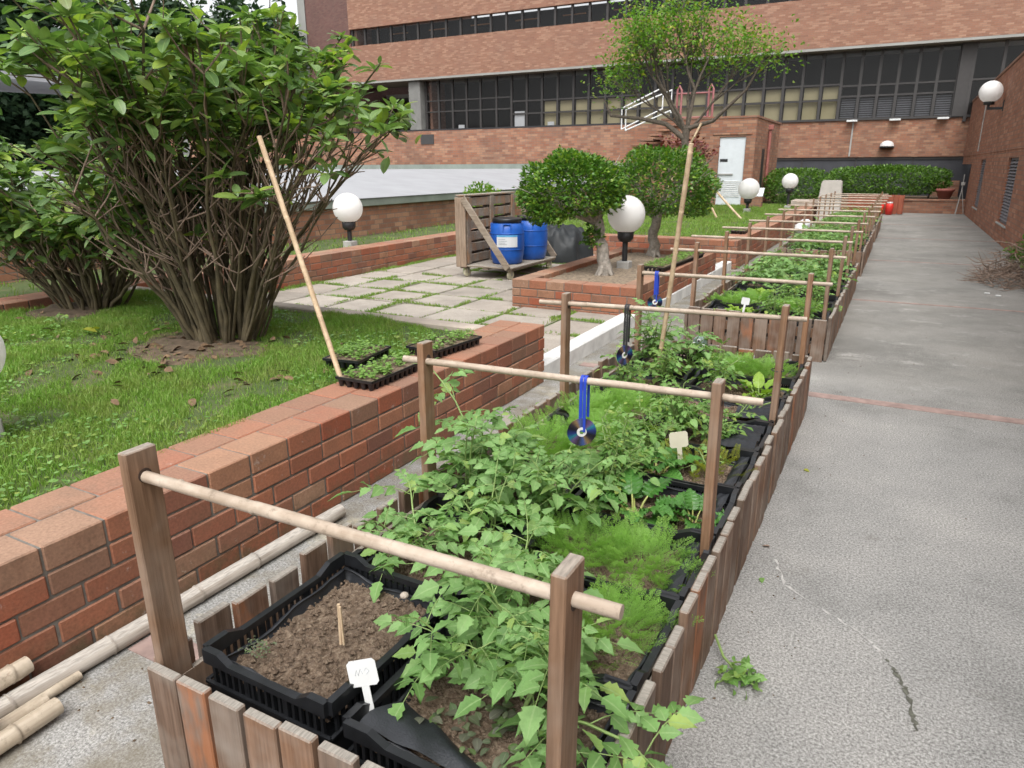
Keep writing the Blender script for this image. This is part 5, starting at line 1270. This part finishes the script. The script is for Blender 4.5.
for k, (y0, y1, posts) in enumerate(beds):
    bed(k, y0, y1, posts)
    nL, nR = 7, 9; pL = (y1-y0-.13)/nL; pR = (y1-y0-.13)/nR
    xl, xr = BX0+.115+.44/2, BX1-.055-.575/2
    for j in range(nL):
        y = y0+.085+pL*(j+.5); z = FL+(.035 if (k == 0 and j == 0) else 0)
        if k == 0 and j == 0:
            q = link('crate', CM['L'][0], None, (xl+.004, y-.004, FL-.003)); q.scale = (1, 1, .2); tag(q, 'lower black crate nested under the bare soil crate in the nearest bed', 'crate', 'black plastic crates in the raised beds')
        fill = {None: 'holding bare soil'}.get((planL.get(k) or [0]*9)[j], 'holding plants')
        crate('L', xl, y, z, f'black slotted crate {fill}, {ORD[j]} from front, left row of {BED[k]}', j)
        kd = planL[k][j] if k in planL else kinds[rp.randrange(7)]
        if kd:
            wh = f'in {ORD[j]} left crate of {BED[k]}'
            if kd in ('carrot', 'lettuce', 'herb'):
                plant(kd, xl-.09, y-.11, z+.105, wh+', front side', 1.0); plant(kd, xl+.08, y+.13, z+.105, wh+', back side', 1.0)
            elif kd == 'leanleft': plant(kd, xl-.13, y-.02, z+.105, wh, 1.12, 0); plant('talltomato', xl-.12, y-.22, z+.105, wh+', front side', 1.0); plant('tomato', xl+.14, y-.08, z+.105, wh, .9)
            else: plant(kd, xl-.05, y-.10, z+.105, wh+', front side', .95); plant('tomato', xl+.1, y+.14, z+.105, wh+', back side', .9)
    for j in range(nR):
        y = y0+.085+pR*(j+.5); z = FL
        CRL.append(crate('R', xr, y, z, f'black slotted crate, {ORD[j]} from front, right row of {BED[k]}', j, True))
        if k == 0 and j == 0: flap(CRL[-1], ((-.265, -.19, .168), (.22, -.19, .155)), ((-.235, -.05, .142), (.20, -.165, .112)), .007, 2)
        if k == 0 and j in (5, 6): flap(CRL[-1], ((.262, -.19, .165), (.262, .19, .165)), ((.06, -.16, .15), (.08, .17, .14)), .018, j)
        if k == 0 and j in (2, 3, 4): flap(CRL[-1], ((.262, -.19, .165), (.262, .19, .165)), ((.20, -.18, .12), (.20, .18, .12)), .008, j)
        kd = planR[k][j] if k in planR else kinds[rp.randrange(7)]
        wh = f'in {ORD[j]} right crate of {BED[k]}'
        if kd == 'leantomato':
            plant(kd, xr+.06, y+.03, z+.105, wh, 1.0, 0); plant('tomato', xr-.13, y+.12, z+.105, wh+', left side', 1.0); plant('weed', xr+.05, y-.05, z+.105, wh)
            plant('tomato', xr-.02, y+.2, z+.105, wh+', right side', .9)
        elif kd in ('tomato',): plant(kd, xr-.13, y, z+.105, wh+', left side', .95); plant('carrot' if (k == 0) else 'tomato', xr+.13, y+.05, z+.105, wh+', right side', .85)
        elif kd in ('carrot', 'herb', 'lettuce'): plant(kd, xr-.15, y, z+.105, wh+', left side', .95); plant(kd, xr+.09, y, z+.105, wh+', right side', .9)
        elif kd == 'chard': plant('chard', xr-.06, y-.05, z+.105, wh+', left side', 1.0); plant('chard', xr+.17, y-.02, z+.105, wh+', right side', .7); plant('herb', xr-.22, y+.1, z+.105, wh)
        elif kd == 'sprout': plant('sprout', xr+.12, y, z+.105, wh, 1.1); plant('chard', xr-.1, y-.05, z+.105, wh, .95); plant('herb', xr-.2, y+.12, z+.105, wh, .95)
        elif kd == 'leafy': plant('leafy', xr+.12, y, z+.105, wh+', right side', 1.0); plant('herb', xr-.14, y, z+.105, wh+', left side', .95)
# extra plants for the nearest bed
plant('bushy', -1.33, 4.55, .275, 'at the far left corner of the nearest bed', 1.0)
plant('yellow', -.62, 3.0, .275, 'beside the cream plant marker in the nearest bed', .9)
plant('herb', -.85, 3.45, .275, 'in mid nearest bed, left of the empty crate', 1.0)
plant('herb', -.95, 2.75, .275, 'in the middle of the nearest bed, under the hanging disc', 1.05)
plant('tomato', -1.0, 2.25, .28, 'in mid nearest bed, just below the blue ribboned disc', .9)
# cut stems in the empty crate
e = empty('cut_stalks', (-.63, 3.86, .28), 0, 'pale cut stalks standing in the empty black crate of the nearest bed', 'stalks')
b = MB()
for i in range(4): b.tube([(i*.02, 0, 0), (i*.03+.02, .02*i-.03, .06), (i*.035+.05, .03*i-.05, .14-.02*i)], [.006, .005, .004], 6)
b.build('shoots', M['stemg'], e)
# stick in the bare crate
b = MB(); b.tube([(0, 0, -.03), (.002, .002, .10)], .0045, 6); b.tube([(.010, .001, -.03), (.009, .0, .095)], .0035, 6)
tag(b.build('twin_sticks', M['bamboo_z'], None, (-1.235, 1.27, .335)), 'pair of short bamboo sticks stuck in the bare soil crate', 'stick')
b = MB(); b.ball((0, 0, 0), .014, 12, 0, .7); tag(b.build('pebble', M['paver'], None, (-1.18, 1.50, .345)), 'pale pebble on the bare soil at the back of the front crate', 'pebble')
plant('weed', -1.40, 1.12, .33, 'sprouting in the bare soil crate', .22)
def marker(loc, rz, tilt, lab, mat, s=1, scribble=False):
    e = empty('plant_marker', loc, 0, lab, 'plant marker', 'plastic plant markers'); e.rotation_euler = (tilt, -.22 if scribble else random.uniform(-.25, .25), rz)
    b = MB(); w_, h_ = .038*s, .05*s; zc = .10*s
    c_ = .008*s; out = [(-w_+c_, zc-.01), (w_-c_, zc-.01), (w_, zc-.01+c_), (w_, zc+h_), (w_-c_, zc+h_+c_), (-w_+c_, zc+h_+c_), (-w_, zc+h_), (-w_, zc-.01+c_)]
    n = len(out); vs = [(x, -.0012, z) for x, z in out]+[(x, .0012, z) for x, z in out]
    b.add(vs, [tuple(range(n)), tuple(range(2*n-1, n-1, -1))]+[(i, i+n, (i+1) % n+n, (i+1) % n) for i in range(n)]); b.box((-.010*s, -.0012, -.03), (.010*s, .0012, zc-.0101)); b.build('tag', M[mat], e)
    if scribble:
        b = MB()
        for q in ([(-.02, .12), (-.014, .135), (-.012, .12), (-.004, .136), (0, .122)], [(.006, .13), (.012, .136), (.018, .128), (.01, .12)]): b.tube([(x*s, -.0018, z*s) for x, z in q], .0007, 4)
        b.build('writing', M['pale'] if False else simple('faded_ink', (.42,.45,.47), .6), e)
marker((-.985, 1.10, .285), .45, -.25, 'white plant marker standing between the two front crates', 'white', .98, True)
marker((-1.02, 2.42, .30), -.5, .35, 'cream plant marker tilted below the hanging disc', 'cream', .9)
marker((-.72, 2.98, .28), .5, -.1, 'tall cream plant marker beside the yellowing clump', 'cream', 1.1)
marker((-1.14, 6.63, .30), .2, -.2, 'white plant marker at the front of the second bed', 'white', .95)
# discs on ribbons
def disc(x, y, ztop, drop, lab, rz, ribbonmat='ribbon', size=.053):
    e = empty('hanging_disc', (x, y, ztop), 0, lab, 'disc', 'discs hung from the rails to scare birds')
    b = MB()
    for dx in (-.007, .007): b.box((dx-.006, -.019, -drop), (dx+.006, -.0175, -.0))
    for dx in (-.007, .007):
        pts = [(dx, -.0185+.0185*(1-math.cos(a)), .019*math.sin(a)) for a in np.linspace(0, PI, 7)]
        for q, s in zip(pts[:-1], pts[1:]): b.add([(q[0]-.006, q[1], q[2]), (q[0]+.006, q[1], q[2]), (s[0]+.006, s[1], s[2]), (s[0]-.006, s[1], s[2])], [(0, 1, 2, 3)])
        b.box((dx-.005, .017, -drop*.75), (dx+.005, .0185, 0))
    b.build('ribbon', M[ribbonmat], e)
    o = MB(); n = 40; prof = [(.0075, -.0006), (size, -.0006), (size, .0006), (.0075, .0006), (.0075, -.0006)]
    o.lathe(prof, n, (0, 0, 0), 0, False, Matrix.Rotation(PI/2, 4, 'X')); d = o.build('disc', M['disc'], e, (0, -.02, -drop-.0)); d.rotation_euler = (0, .3, rz)
    o = MB(); o.lathe([(.008, -.0011), (.018, -.0011), (.018, .0011), (.008, .0011)], 24, (0, 0, 0), 0, False, Matrix.Rotation(PI/2, 4, 'X')); h = o.build('hub', M['whitepaint'], d)
disc(-.905, 2.245, .872, .19, 'shiny disc on a blue ribbon hanging from the second rail of the nearest bed', .55)
disc(-1.22, 3.61, .872, .26, 'dark disc on a black ribbon hanging from the third rail of the nearest bed', 1.0, 'blackm', .055)
disc(-1.45, 4.90, .872, .20, 'disc on a blue ribbon hanging from the last rail of the nearest bed', .4)
# eyed ball ornament
e = empty('eyed_ornament', (-1.09, 4.80, .43), 0, 'small round green ornament with googly eyes at the back of the nearest bed', 'ornament')
b = MB(); b.ball((0, 0, 0), .052, 20); b.build('ball', simple('mottled_green', (.16,.22,.19), .4, var=.7, scale=40), e)
b = MB(); b.tube([(0, 0, -.17), (0, 0, -.045)], .025, 10); b.build('neck', M['blackm'], e)
for x, z in ((-.032, .0), (.0, .026), (.034, -.006)):
    b = MB(); b.ball((x, -.043, z), .014, 14); ey = b.build('eye', M['white'], e)
    b = MB(); b.ball((x+.002, -.054, z), .007, 10); b.build('pupil', M['blackm'], ey)
b = MB(); b.ball((.01, -.05, -.02), .009, 10); b.build('nose', M['pale'], e)
# tie ring on a post
b = MB(); b.lathe([(.029, -.002), (.032, -.002), (.032, .003), (.029, .003), (.029, -.002)], 16); tag(b.build('wire_tie', M['mullion'], None, (BX1-.062, 3.70, .60)), 'wire tie round the third right-hand post of the nearest bed', 'wire')

nb = next(o for o in bpy.data.objects if o.name == 'raised_bed')
b = MB(); rd = random.Random(8)
for q in range(9):
    y_, z_ = 1.50+q*.008, .235+rd.uniform(-.012, .012)
    b.tube([(BX1+.0035, y_-.93, z_), (BX1+.0035, y_-.93+rd.uniform(.004, .012), z_+rd.uniform(.03, .07)), (BX1+.0035, y_-.93+rd.uniform(.0, .01), z_+rd.uniform(.01, .08))], .0016, 4)
b.build('chalk_scribble', M['pale'], nb)
# logs and bamboo pieces by the wall
def log(p0, p1, r_, lab, mat='bamboo_y', hollow=True, name='bamboo_log', grp='cut bamboo lengths on the ground'):
    o = empty_mesh_tube((Vector(p1)-Vector(p0)).length, r_, True, mat, name, hollow); o.location = p0
    o.data.transform(Matrix.Rotation(-PI/2, 4, 'X')); d = Vector(p1)-Vector(p0)
    o.rotation_euler = (math.atan2(d.z, math.hypot(d.x, d.y)), 0, math.atan2(-d.x, d.y)); return tag(o, lab, 'bamboo', grp)
log((-2.215, .2, .035), (-2.16, 2.30, .035), .034, 'long weathered grey bamboo log lying along the foot of the brick wall', 'oldlog', False)
log((-2.19, -.2, .105), (-2.235, .93, .105), .030, 'pale bamboo length lying on top of the weathered log')
log((-2.13, .0, .022), (-2.155, 1.03, .022), .016, 'thin dark bamboo length with a reddish cut end')
log((-2.085, .0, .045), (-2.105, .90, .045), .023, 'middle pale bamboo length of the pile')
log((-2.03, .0, .04), (-2.055, .905, .04), .030, 'thick bamboo length with a grey cut end, nearest the bed')
log((-2.055, -.2, .105), (-2.085, .745, .105), .026, 'top bamboo length marked with blue ink near its end')
b = MB()
for k in range(5): b.tube([(-2.05+.004*k, .66+.008*k, .135), (-2.058+.003*k, .672+.008*k, .135)], .0008, 4)
tag(b.build('ink_mark', M['ribbon']), 'blue ink scribble on the end of the top bamboo length', 'ink mark')
# seedling trays
def tray(loc, lx, ly, rz, lab, n=120, dens=1, wild=0):
    e = empty('seedling_tray', loc, rz, lab, 'seedling tray', 'black seedling trays')
    b = MB(); h = .045
    b.box((-lx/2, -ly/2, h-.006), (lx/2, ly/2, h), .002)
    nx_, ny_ = int(lx/.045), int(ly/.045)
    for i in range(nx_):
        for j in range(ny_):
            if 0 < i < nx_-1 and 0 < j < ny_-1: continue
            x, y = -lx/2+(i+.5)*lx/nx_, -ly/2+(j+.5)*ly/ny_; b.lathe([(.012, 0), (.019, h-.007)], 8, (x, y, 0)); b.lathe([(.001, 0), (.012, 0)], 8, (x, y, 0))
    b.box((-lx/2, -ly/2, h), (-lx/2+.008, ly/2, h+.010)); b.box((lx/2-.008, -ly/2, h), (lx/2, ly/2, h+.010)); b.box((-lx/2, -ly/2, h), (lx/2, -ly/2+.008, h+.0102)); b.box((-lx/2, ly/2-.008, h), (lx/2, ly/2, h+.0102))
    b.build('tray', M['blackpl'], e)
    b = MB(); b.box((-lx/2+.01, -ly/2+.01, h), (lx/2-.01, ly/2-.01, h+.005)); b.build('soil', M['soil'], e)
    r = np.random.RandomState(int(abs(lx*1000+ly*77+loc[1]*10))); P_ = []
    for i in range(n):
        x, y = r.uniform(-lx/2+.02, lx/2-.02), r.uniform(-ly/2+.02, ly/2-.02); hh = r.uniform(.02, .055)
        for k in range(5): P_.append((x+r.uniform(-.008, .008), y+r.uniform(-.008, .008), h+hh*(.5+.5*k/4)))
    P_ = np.array(P_); m_ = len(P_)
    V, F, rb = scatter(LF['round'], P_, r.uniform(0, 6.3, m_), r.uniform(-.1, .5, m_), r.uniform(-.4, .4, m_), r.uniform(.012, .024, m_))
    link('seedlings', mesh_np('seedlings', V, F, M['seedling'], rb), e); return e
tray((-2.47, 3.05, .458), .25, .50, .02, 'black seedling tray on the brick coping beside the leaning bamboo pole')
tray((-2.50, 3.75, .462), .25, .48, -.1, 'black seedling tray on the coping behind the second left post', 90)
tray((-2.85, 3.30, .45), .25, .40, .15, 'seedling tray on the grass beside the coping trays', 110)
tray((-2.45, 9.0, .410), .30, 1.7, -.04, 'long black seedling tray on the right rim of the square brick planter', 330)
tray((-2.45, 13.2, .458), .26, .5, .05, 'dark seedling tray on the side wall of the far lawn', 60)

# path side: cut greens, brush pile, far objects
e = empty('cut_greens', (-.31, 2.05, .004), .2, 'wilted cut leafy stem lying on the path against the pickets', 'cut plant')
r = np.random.RandomState(6); n = 46; P_ = np.c_[r.uniform(-.03, .14, n), r.normal(0, .04, n)-.04, r.uniform(.006, .035, n)]
V, F, rb = scatter(LF['toml'], P_*[.75, .8, 1], r.uniform(-2.2, 1.2, n), r.uniform(-.2, .8, n), r.uniform(-1.6, 1.6, n), r.uniform(.022, .05, n)); link('leaves', mesh_np('leaves', V, F, M['herb'], rb), e)
b = MB(); b.tube([(.12, -.08, .01), (.05, -.03, .02), (0, .03, .03), (-.03, .12, .045)], [.003, .004, .005, .005], 6); b.tube([(.05, -.03, .02), (-.02, -.08, .01)], .003, 5); b.build('stem', M['stemg'], e)
rl = random.Random(17)
for i, (x, y, lab) in enumerate([(-.30, 2.95, 'brown dried leaf on the path beside the near pickets'), (-.29, 2.68, 'small green leaf scrap on the path by the near pickets'), (-.27, 3.9, 'yellow-green leaf scrap on the path by the middle of the nearest bed')]):
    V, F, rb = scatter(LF['ovate'], np.array([[x, y, .006]]), np.array([rl.uniform(0, 6)]), np.array([.15]), np.array([.2]), np.array([.035])); tag(link('leaf_scrap', mesh_np('leaf_scrap', V, F, [M['twig'], M['herb'], M['yellow']][i], rb)), lab, 'leaf')
e = empty('brush_pile', (1.60, 12.1, 0), 0, 'heap of dry brown twigs and clippings against the right wall', 'brush pile')
b = MB(); rd = random.Random(19)
for i in range(520):
    a = rd.uniform(0, 2*PI); rr_ = math.sqrt(rd.random()); x, y = math.cos(a)*rr_*.48, math.sin(a)*rr_*1.0; hz = .55*(1-rr_**2)*rd.random()+.02
    if x > .32: x = .3
    d = Vector((rd.uniform(-1, 1), rd.uniform(-1, 1), rd.uniform(-.35, .45))).normalized()*rd.uniform(.12, .4)
    p0 = Vector((x, y, max(.01, hz))); p1 = p0+d*.5+Vector((rd.uniform(-.04, .04),)*3); p2 = p0+d
    for q in (p1, p2): q.z = max(q.z, .008); q.x = min(q.x, .33)
    r0 = rd.uniform(.003, .009); b.tube([p0, p1, p2], [r0, r0*.8, r0*.4], 5)
b.build('twigs', M['twig'], e)
P_, d = blob(500, (.08, .1, .40), (.25, .6, .2), 79, .8, .2); leafmass('green_clippings', P_, 'small', .06, 'hedge', 80, d, e)
for x, y, lab in ((1.15, 10.9, 'white scrap of litter left of its twin before the twig heap'), (1.26, 10.75, 'white scrap of litter nearest the camera before the twig heap')):
    b = MB(); b.box((-.03, -.02, 0), (.03, .02, .015), .005); tag(b.build('litter', M['white'], None, (x, y, .002)), lab, 'litter')
# pale box, red box, tripod, pot, info board
e = empty('pale_box', (-1.80, 22.9, 0), 0, 'pale grey-beige rounded storage box behind the farthest bed', 'box')
b = MB(); out = [(-.30, 0), (.30, 0), (.29, .75), (.26, 1.14), (.22, 1.19), (-.22, 1.19), (-.26, 1.14), (-.29, .75)]; n = len(out)
b.add([(x, -.2, z) for x, z in out]+[(x, .2, z) for x, z in out], [tuple(range(n)), tuple(range(2*n-1, n-1, -1))]+[(i, i+n, (i+1) % n+n, (i+1) % n) for i in range(n)]); b.build('body', M['beige'], e)
b = MB(); b.box((-.30, -.215, .68), (.30, .215, .73), .01); b.build('band', M['soffit'], e)
e = empty('orange_crate', (-.75, 27.9, 0), 0, 'orange-brown slatted wooden tub at the far end of the path', 'tub')
b = MB()
for i in range(11): b.box((-.85+i*.155, -.3, .02), (-.72+i*.155, -.27, .62), .005)
for z in (.08, .5): b.box((-.86, -.268, z), (.86, -.24, z+.08))
for y in range(4): b.box((-.86, -.24+y*.14, .02), (-.83, -.12+y*.14, .62), .005); b.box((.83, -.24+y*.14, .02), (.86, -.12+y*.14, .62), .005)
b.box((-.86, .3, .02), (.86, .33, .62)); b.build('slats', M['orange'], e)
e = empty('red_containers', (-.30, 27.45, 0), 0, 'red plastic containers with a white lid in front of the orange tub', 'container')
b = MB(); [b.lathe([(.001, 0), (.10, 0), (.12, .3), (.09, .36), (.001, .36)], 14, (x, 0, .01)) for x in (-.28, 0)]; b.build('container', M['red'], e)
b = MB(); b.lathe([(.001, .375), (.09, .375), (.09, .42), (.001, .42)], 14, (0, 0, 0)); b.build('lid', M['white'], e)
b = MB()
for a in (0, 2.1, 4.2): b.tube([(math.cos(a)*.16, math.sin(a)*.16, 0), (0, 0, .85)], .012, 6)
b.tube([(0, 0, .8), (0, 0, 1.30)], .014, 6); b.box((-.05, -.05, .95), (.06, .05, 1.05), .01)
tag(b.build('metal_stand', M['gray'], None, (1.74, 28.3, 0)), 'thin grey metal stand in the far right corner of the path', 'stand')
e = empty('clay_pot', (1.33, 29.6, .40), 0, 'round terracotta pot behind the end wall at the far right', 'pot')
b = MB(); b.lathe([(.001, 0), (.16, 0), (.26, .32), (.29, .32), (.29, .40), (.25, .40), (.25, .33), (.001, .33)], 20); b.build('pot', M['clay'], e)
b = MB(); b.lathe([(.001, .335), (.24, .335)], 20); b.build('soil', M['soil'], e)
e = empty('information_board', (-3.75, 22.0, .44), 0, 'small tilted white board on a brick stand near the hut door', 'sign')
b = MB(); b.box((-.22, -.12, 0), (.22, .12, .30), .01); b.build('stand', M['brick_far'], e)
b = MB(); b.box((-.24, -.16, 0), (.24, .16, .02), .004, 0, Matrix.Translation((0, 0, .42)) @ Matrix.Rotation(.8, 4, 'X')); b.build('panel', M['pale'], e)
for x, y, lab, mt, s in ((-2.05, 18.6, 'crumpled white bag on the ground beside the far low wall', 'white', .18), (-2.05, 19.6, 'small pale blue bin on the ground beside the far low wall', 'pale', .2)):
    b = MB(); rd = random.Random(int(y*10)); n = 12; vs = []
    for i in range(7):
        for j in range(n): a = 2*PI*j/n; rr_ = s*math.sin(PI*(i+.35)/7.2)*rd.uniform(.8, 1.15); vs.append((rr_*math.cos(a), rr_*math.sin(a), s*1.5*i/6))
    b.add(vs, [(i*n+j, i*n+(j+1) % n, (i+1)*n+(j+1) % n, (i+1)*n+j) for i in range(6) for j in range(n)], 0, True); b.add([vs[6*n+j] for j in range(n)], [tuple(range(n))]); tag(b.build('ground_bag' if s < .19 else 'small_bin', M[mt], None, (x, y, 0)), lab, 'bag' if s < .19 else 'bin')
b = MB(); b.box((-2.9, 23.2, .44), (-1.9, 24.2, .60), .01); tag(b.build('low_step', M['paver']), 'pale low stone slab behind the farthest globe lamp', 'slab')

# ------------------------------------------------------------------ background trees and hill at left
b = MB(); vs = []
for i in range(21):
    for j in range(6): vs.append((-130+i*5, 50+j*9, -1+j*3.2+1.2*math.sin(i*.9+j)))
b.add(vs, [(i*6+j, (i+1)*6+j, (i+1)*6+j+1, i*6+j+1) for i in range(20) for j in range(5)], 0, True); struct(b.build('hillside', M['brownhill']))
def bgtree(x, y, h, w_, n, lab, seed, airy=False):
    rd = random.Random(seed); e = empty('background_tree', (x, y, 0), 0, lab, 'tree', 'dark trees beyond the roof'); b = MB()
    tr = limb(b, (0, 0, 0), (rd.uniform(-.5, .5), 0, h*.45), .3, .2, 5, .03, 8, rd); Ps = []; rn = np.random.RandomState(seed)
    for i in range(16 if not airy else 12):
        a = rd.uniform(0, 2*PI); rr_ = w_*rd.uniform(.35, 1); end = Vector((math.cos(a)*rr_, math.sin(a)*rr_, h*rd.uniform(.5, 1)))
        if not airy and rd.random() < .45: end.z = h*rd.uniform(.1, .5)
        pts = limb(b, tr[rd.randrange(2, 6)], end, .13, .03, 4, .08, 6, rd)
        for k in range(3):
            c_ = np.array(pts[rd.randrange(2, 5)])+rn.normal(0, .6, 3); Ps.append(c_+rn.normal(0, 1, (n//48, 3))*np.array([1.0, 1.0, .55])*(.9 if airy else 1.25))
    b.build('trunk', M['bark'], e)
    if not airy:
        q_, d = blob(9000, (0, 0, h*.52), (w_*.95, w_*.95, h*.46), seed, .35, .16); Ps.append(q_)
    leafmass('crown', np.concatenate(Ps), 'small', .50 if not airy else .30, 'darktree', seed, None, e)
bgl = ['leftmost dark tree in the top left corner', 'dark tree second from the left beyond the pale roof', 'dark tree in the middle of the group beyond the pale roof', 'dark tree right of centre beyond the pale roof', 'rightmost dark tree beside the brick tower']
for i, (x, y, h, w_, n) in enumerate([(-43, 21, 12.5, 5, 5200), (-41, 26, 12, 5, 5200), (-38, 29.5, 11, 4.6, 5200), (-36.5, 33.5, 10.5, 4.4, 4600), (-38, 39, 11, 4.4, 3600)]): bgtree(x, y, h, w_, n, bgl[i], 100+i)
for i, (x, y, h, w_, n) in enumerate([(-46, 33, 14.0, 5, 1700), (-42, 41, 14.0, 5, 1500), (-50, 26, 13.0, 5, 1700)]): bgtree(x, y, h, w_, n, ['tall thin-crowned tree with sky between its branches, above the dark trees', 'tall sparse tree nearest the brick tower, sky behind', 'tall sparse tree at the far left, sky behind'][i], 110+i, True)
e = empty('pale_canopy', (-26.5, 14, 0), 0, 'pale canopy roof seen over the left shrub', 'canopy')
b = MB(); b.add([(-4, -6, 4.35), (2.8, -6, 4.35), (2.8, 6, 4.35), (-4, 6, 4.7), (-4, -6, 4.15), (2.8, -6, 4.15), (2.8, 6, 4.15), (-4, 6, 4.5)], [(0,1,2,3), (4,7,6,5), (0,4,5,1), (1,5,6,2), (2,6,7,3), (3,7,4,0)]); b.build('roof', M['roof'], e)
for x in (-3.5, 2.2):
    for y in (-5.5, 5): b = MB(); b.box((x, y, 0), (x+.2, y+.2, 4.14)); b.build('post', M['soffit'], e)
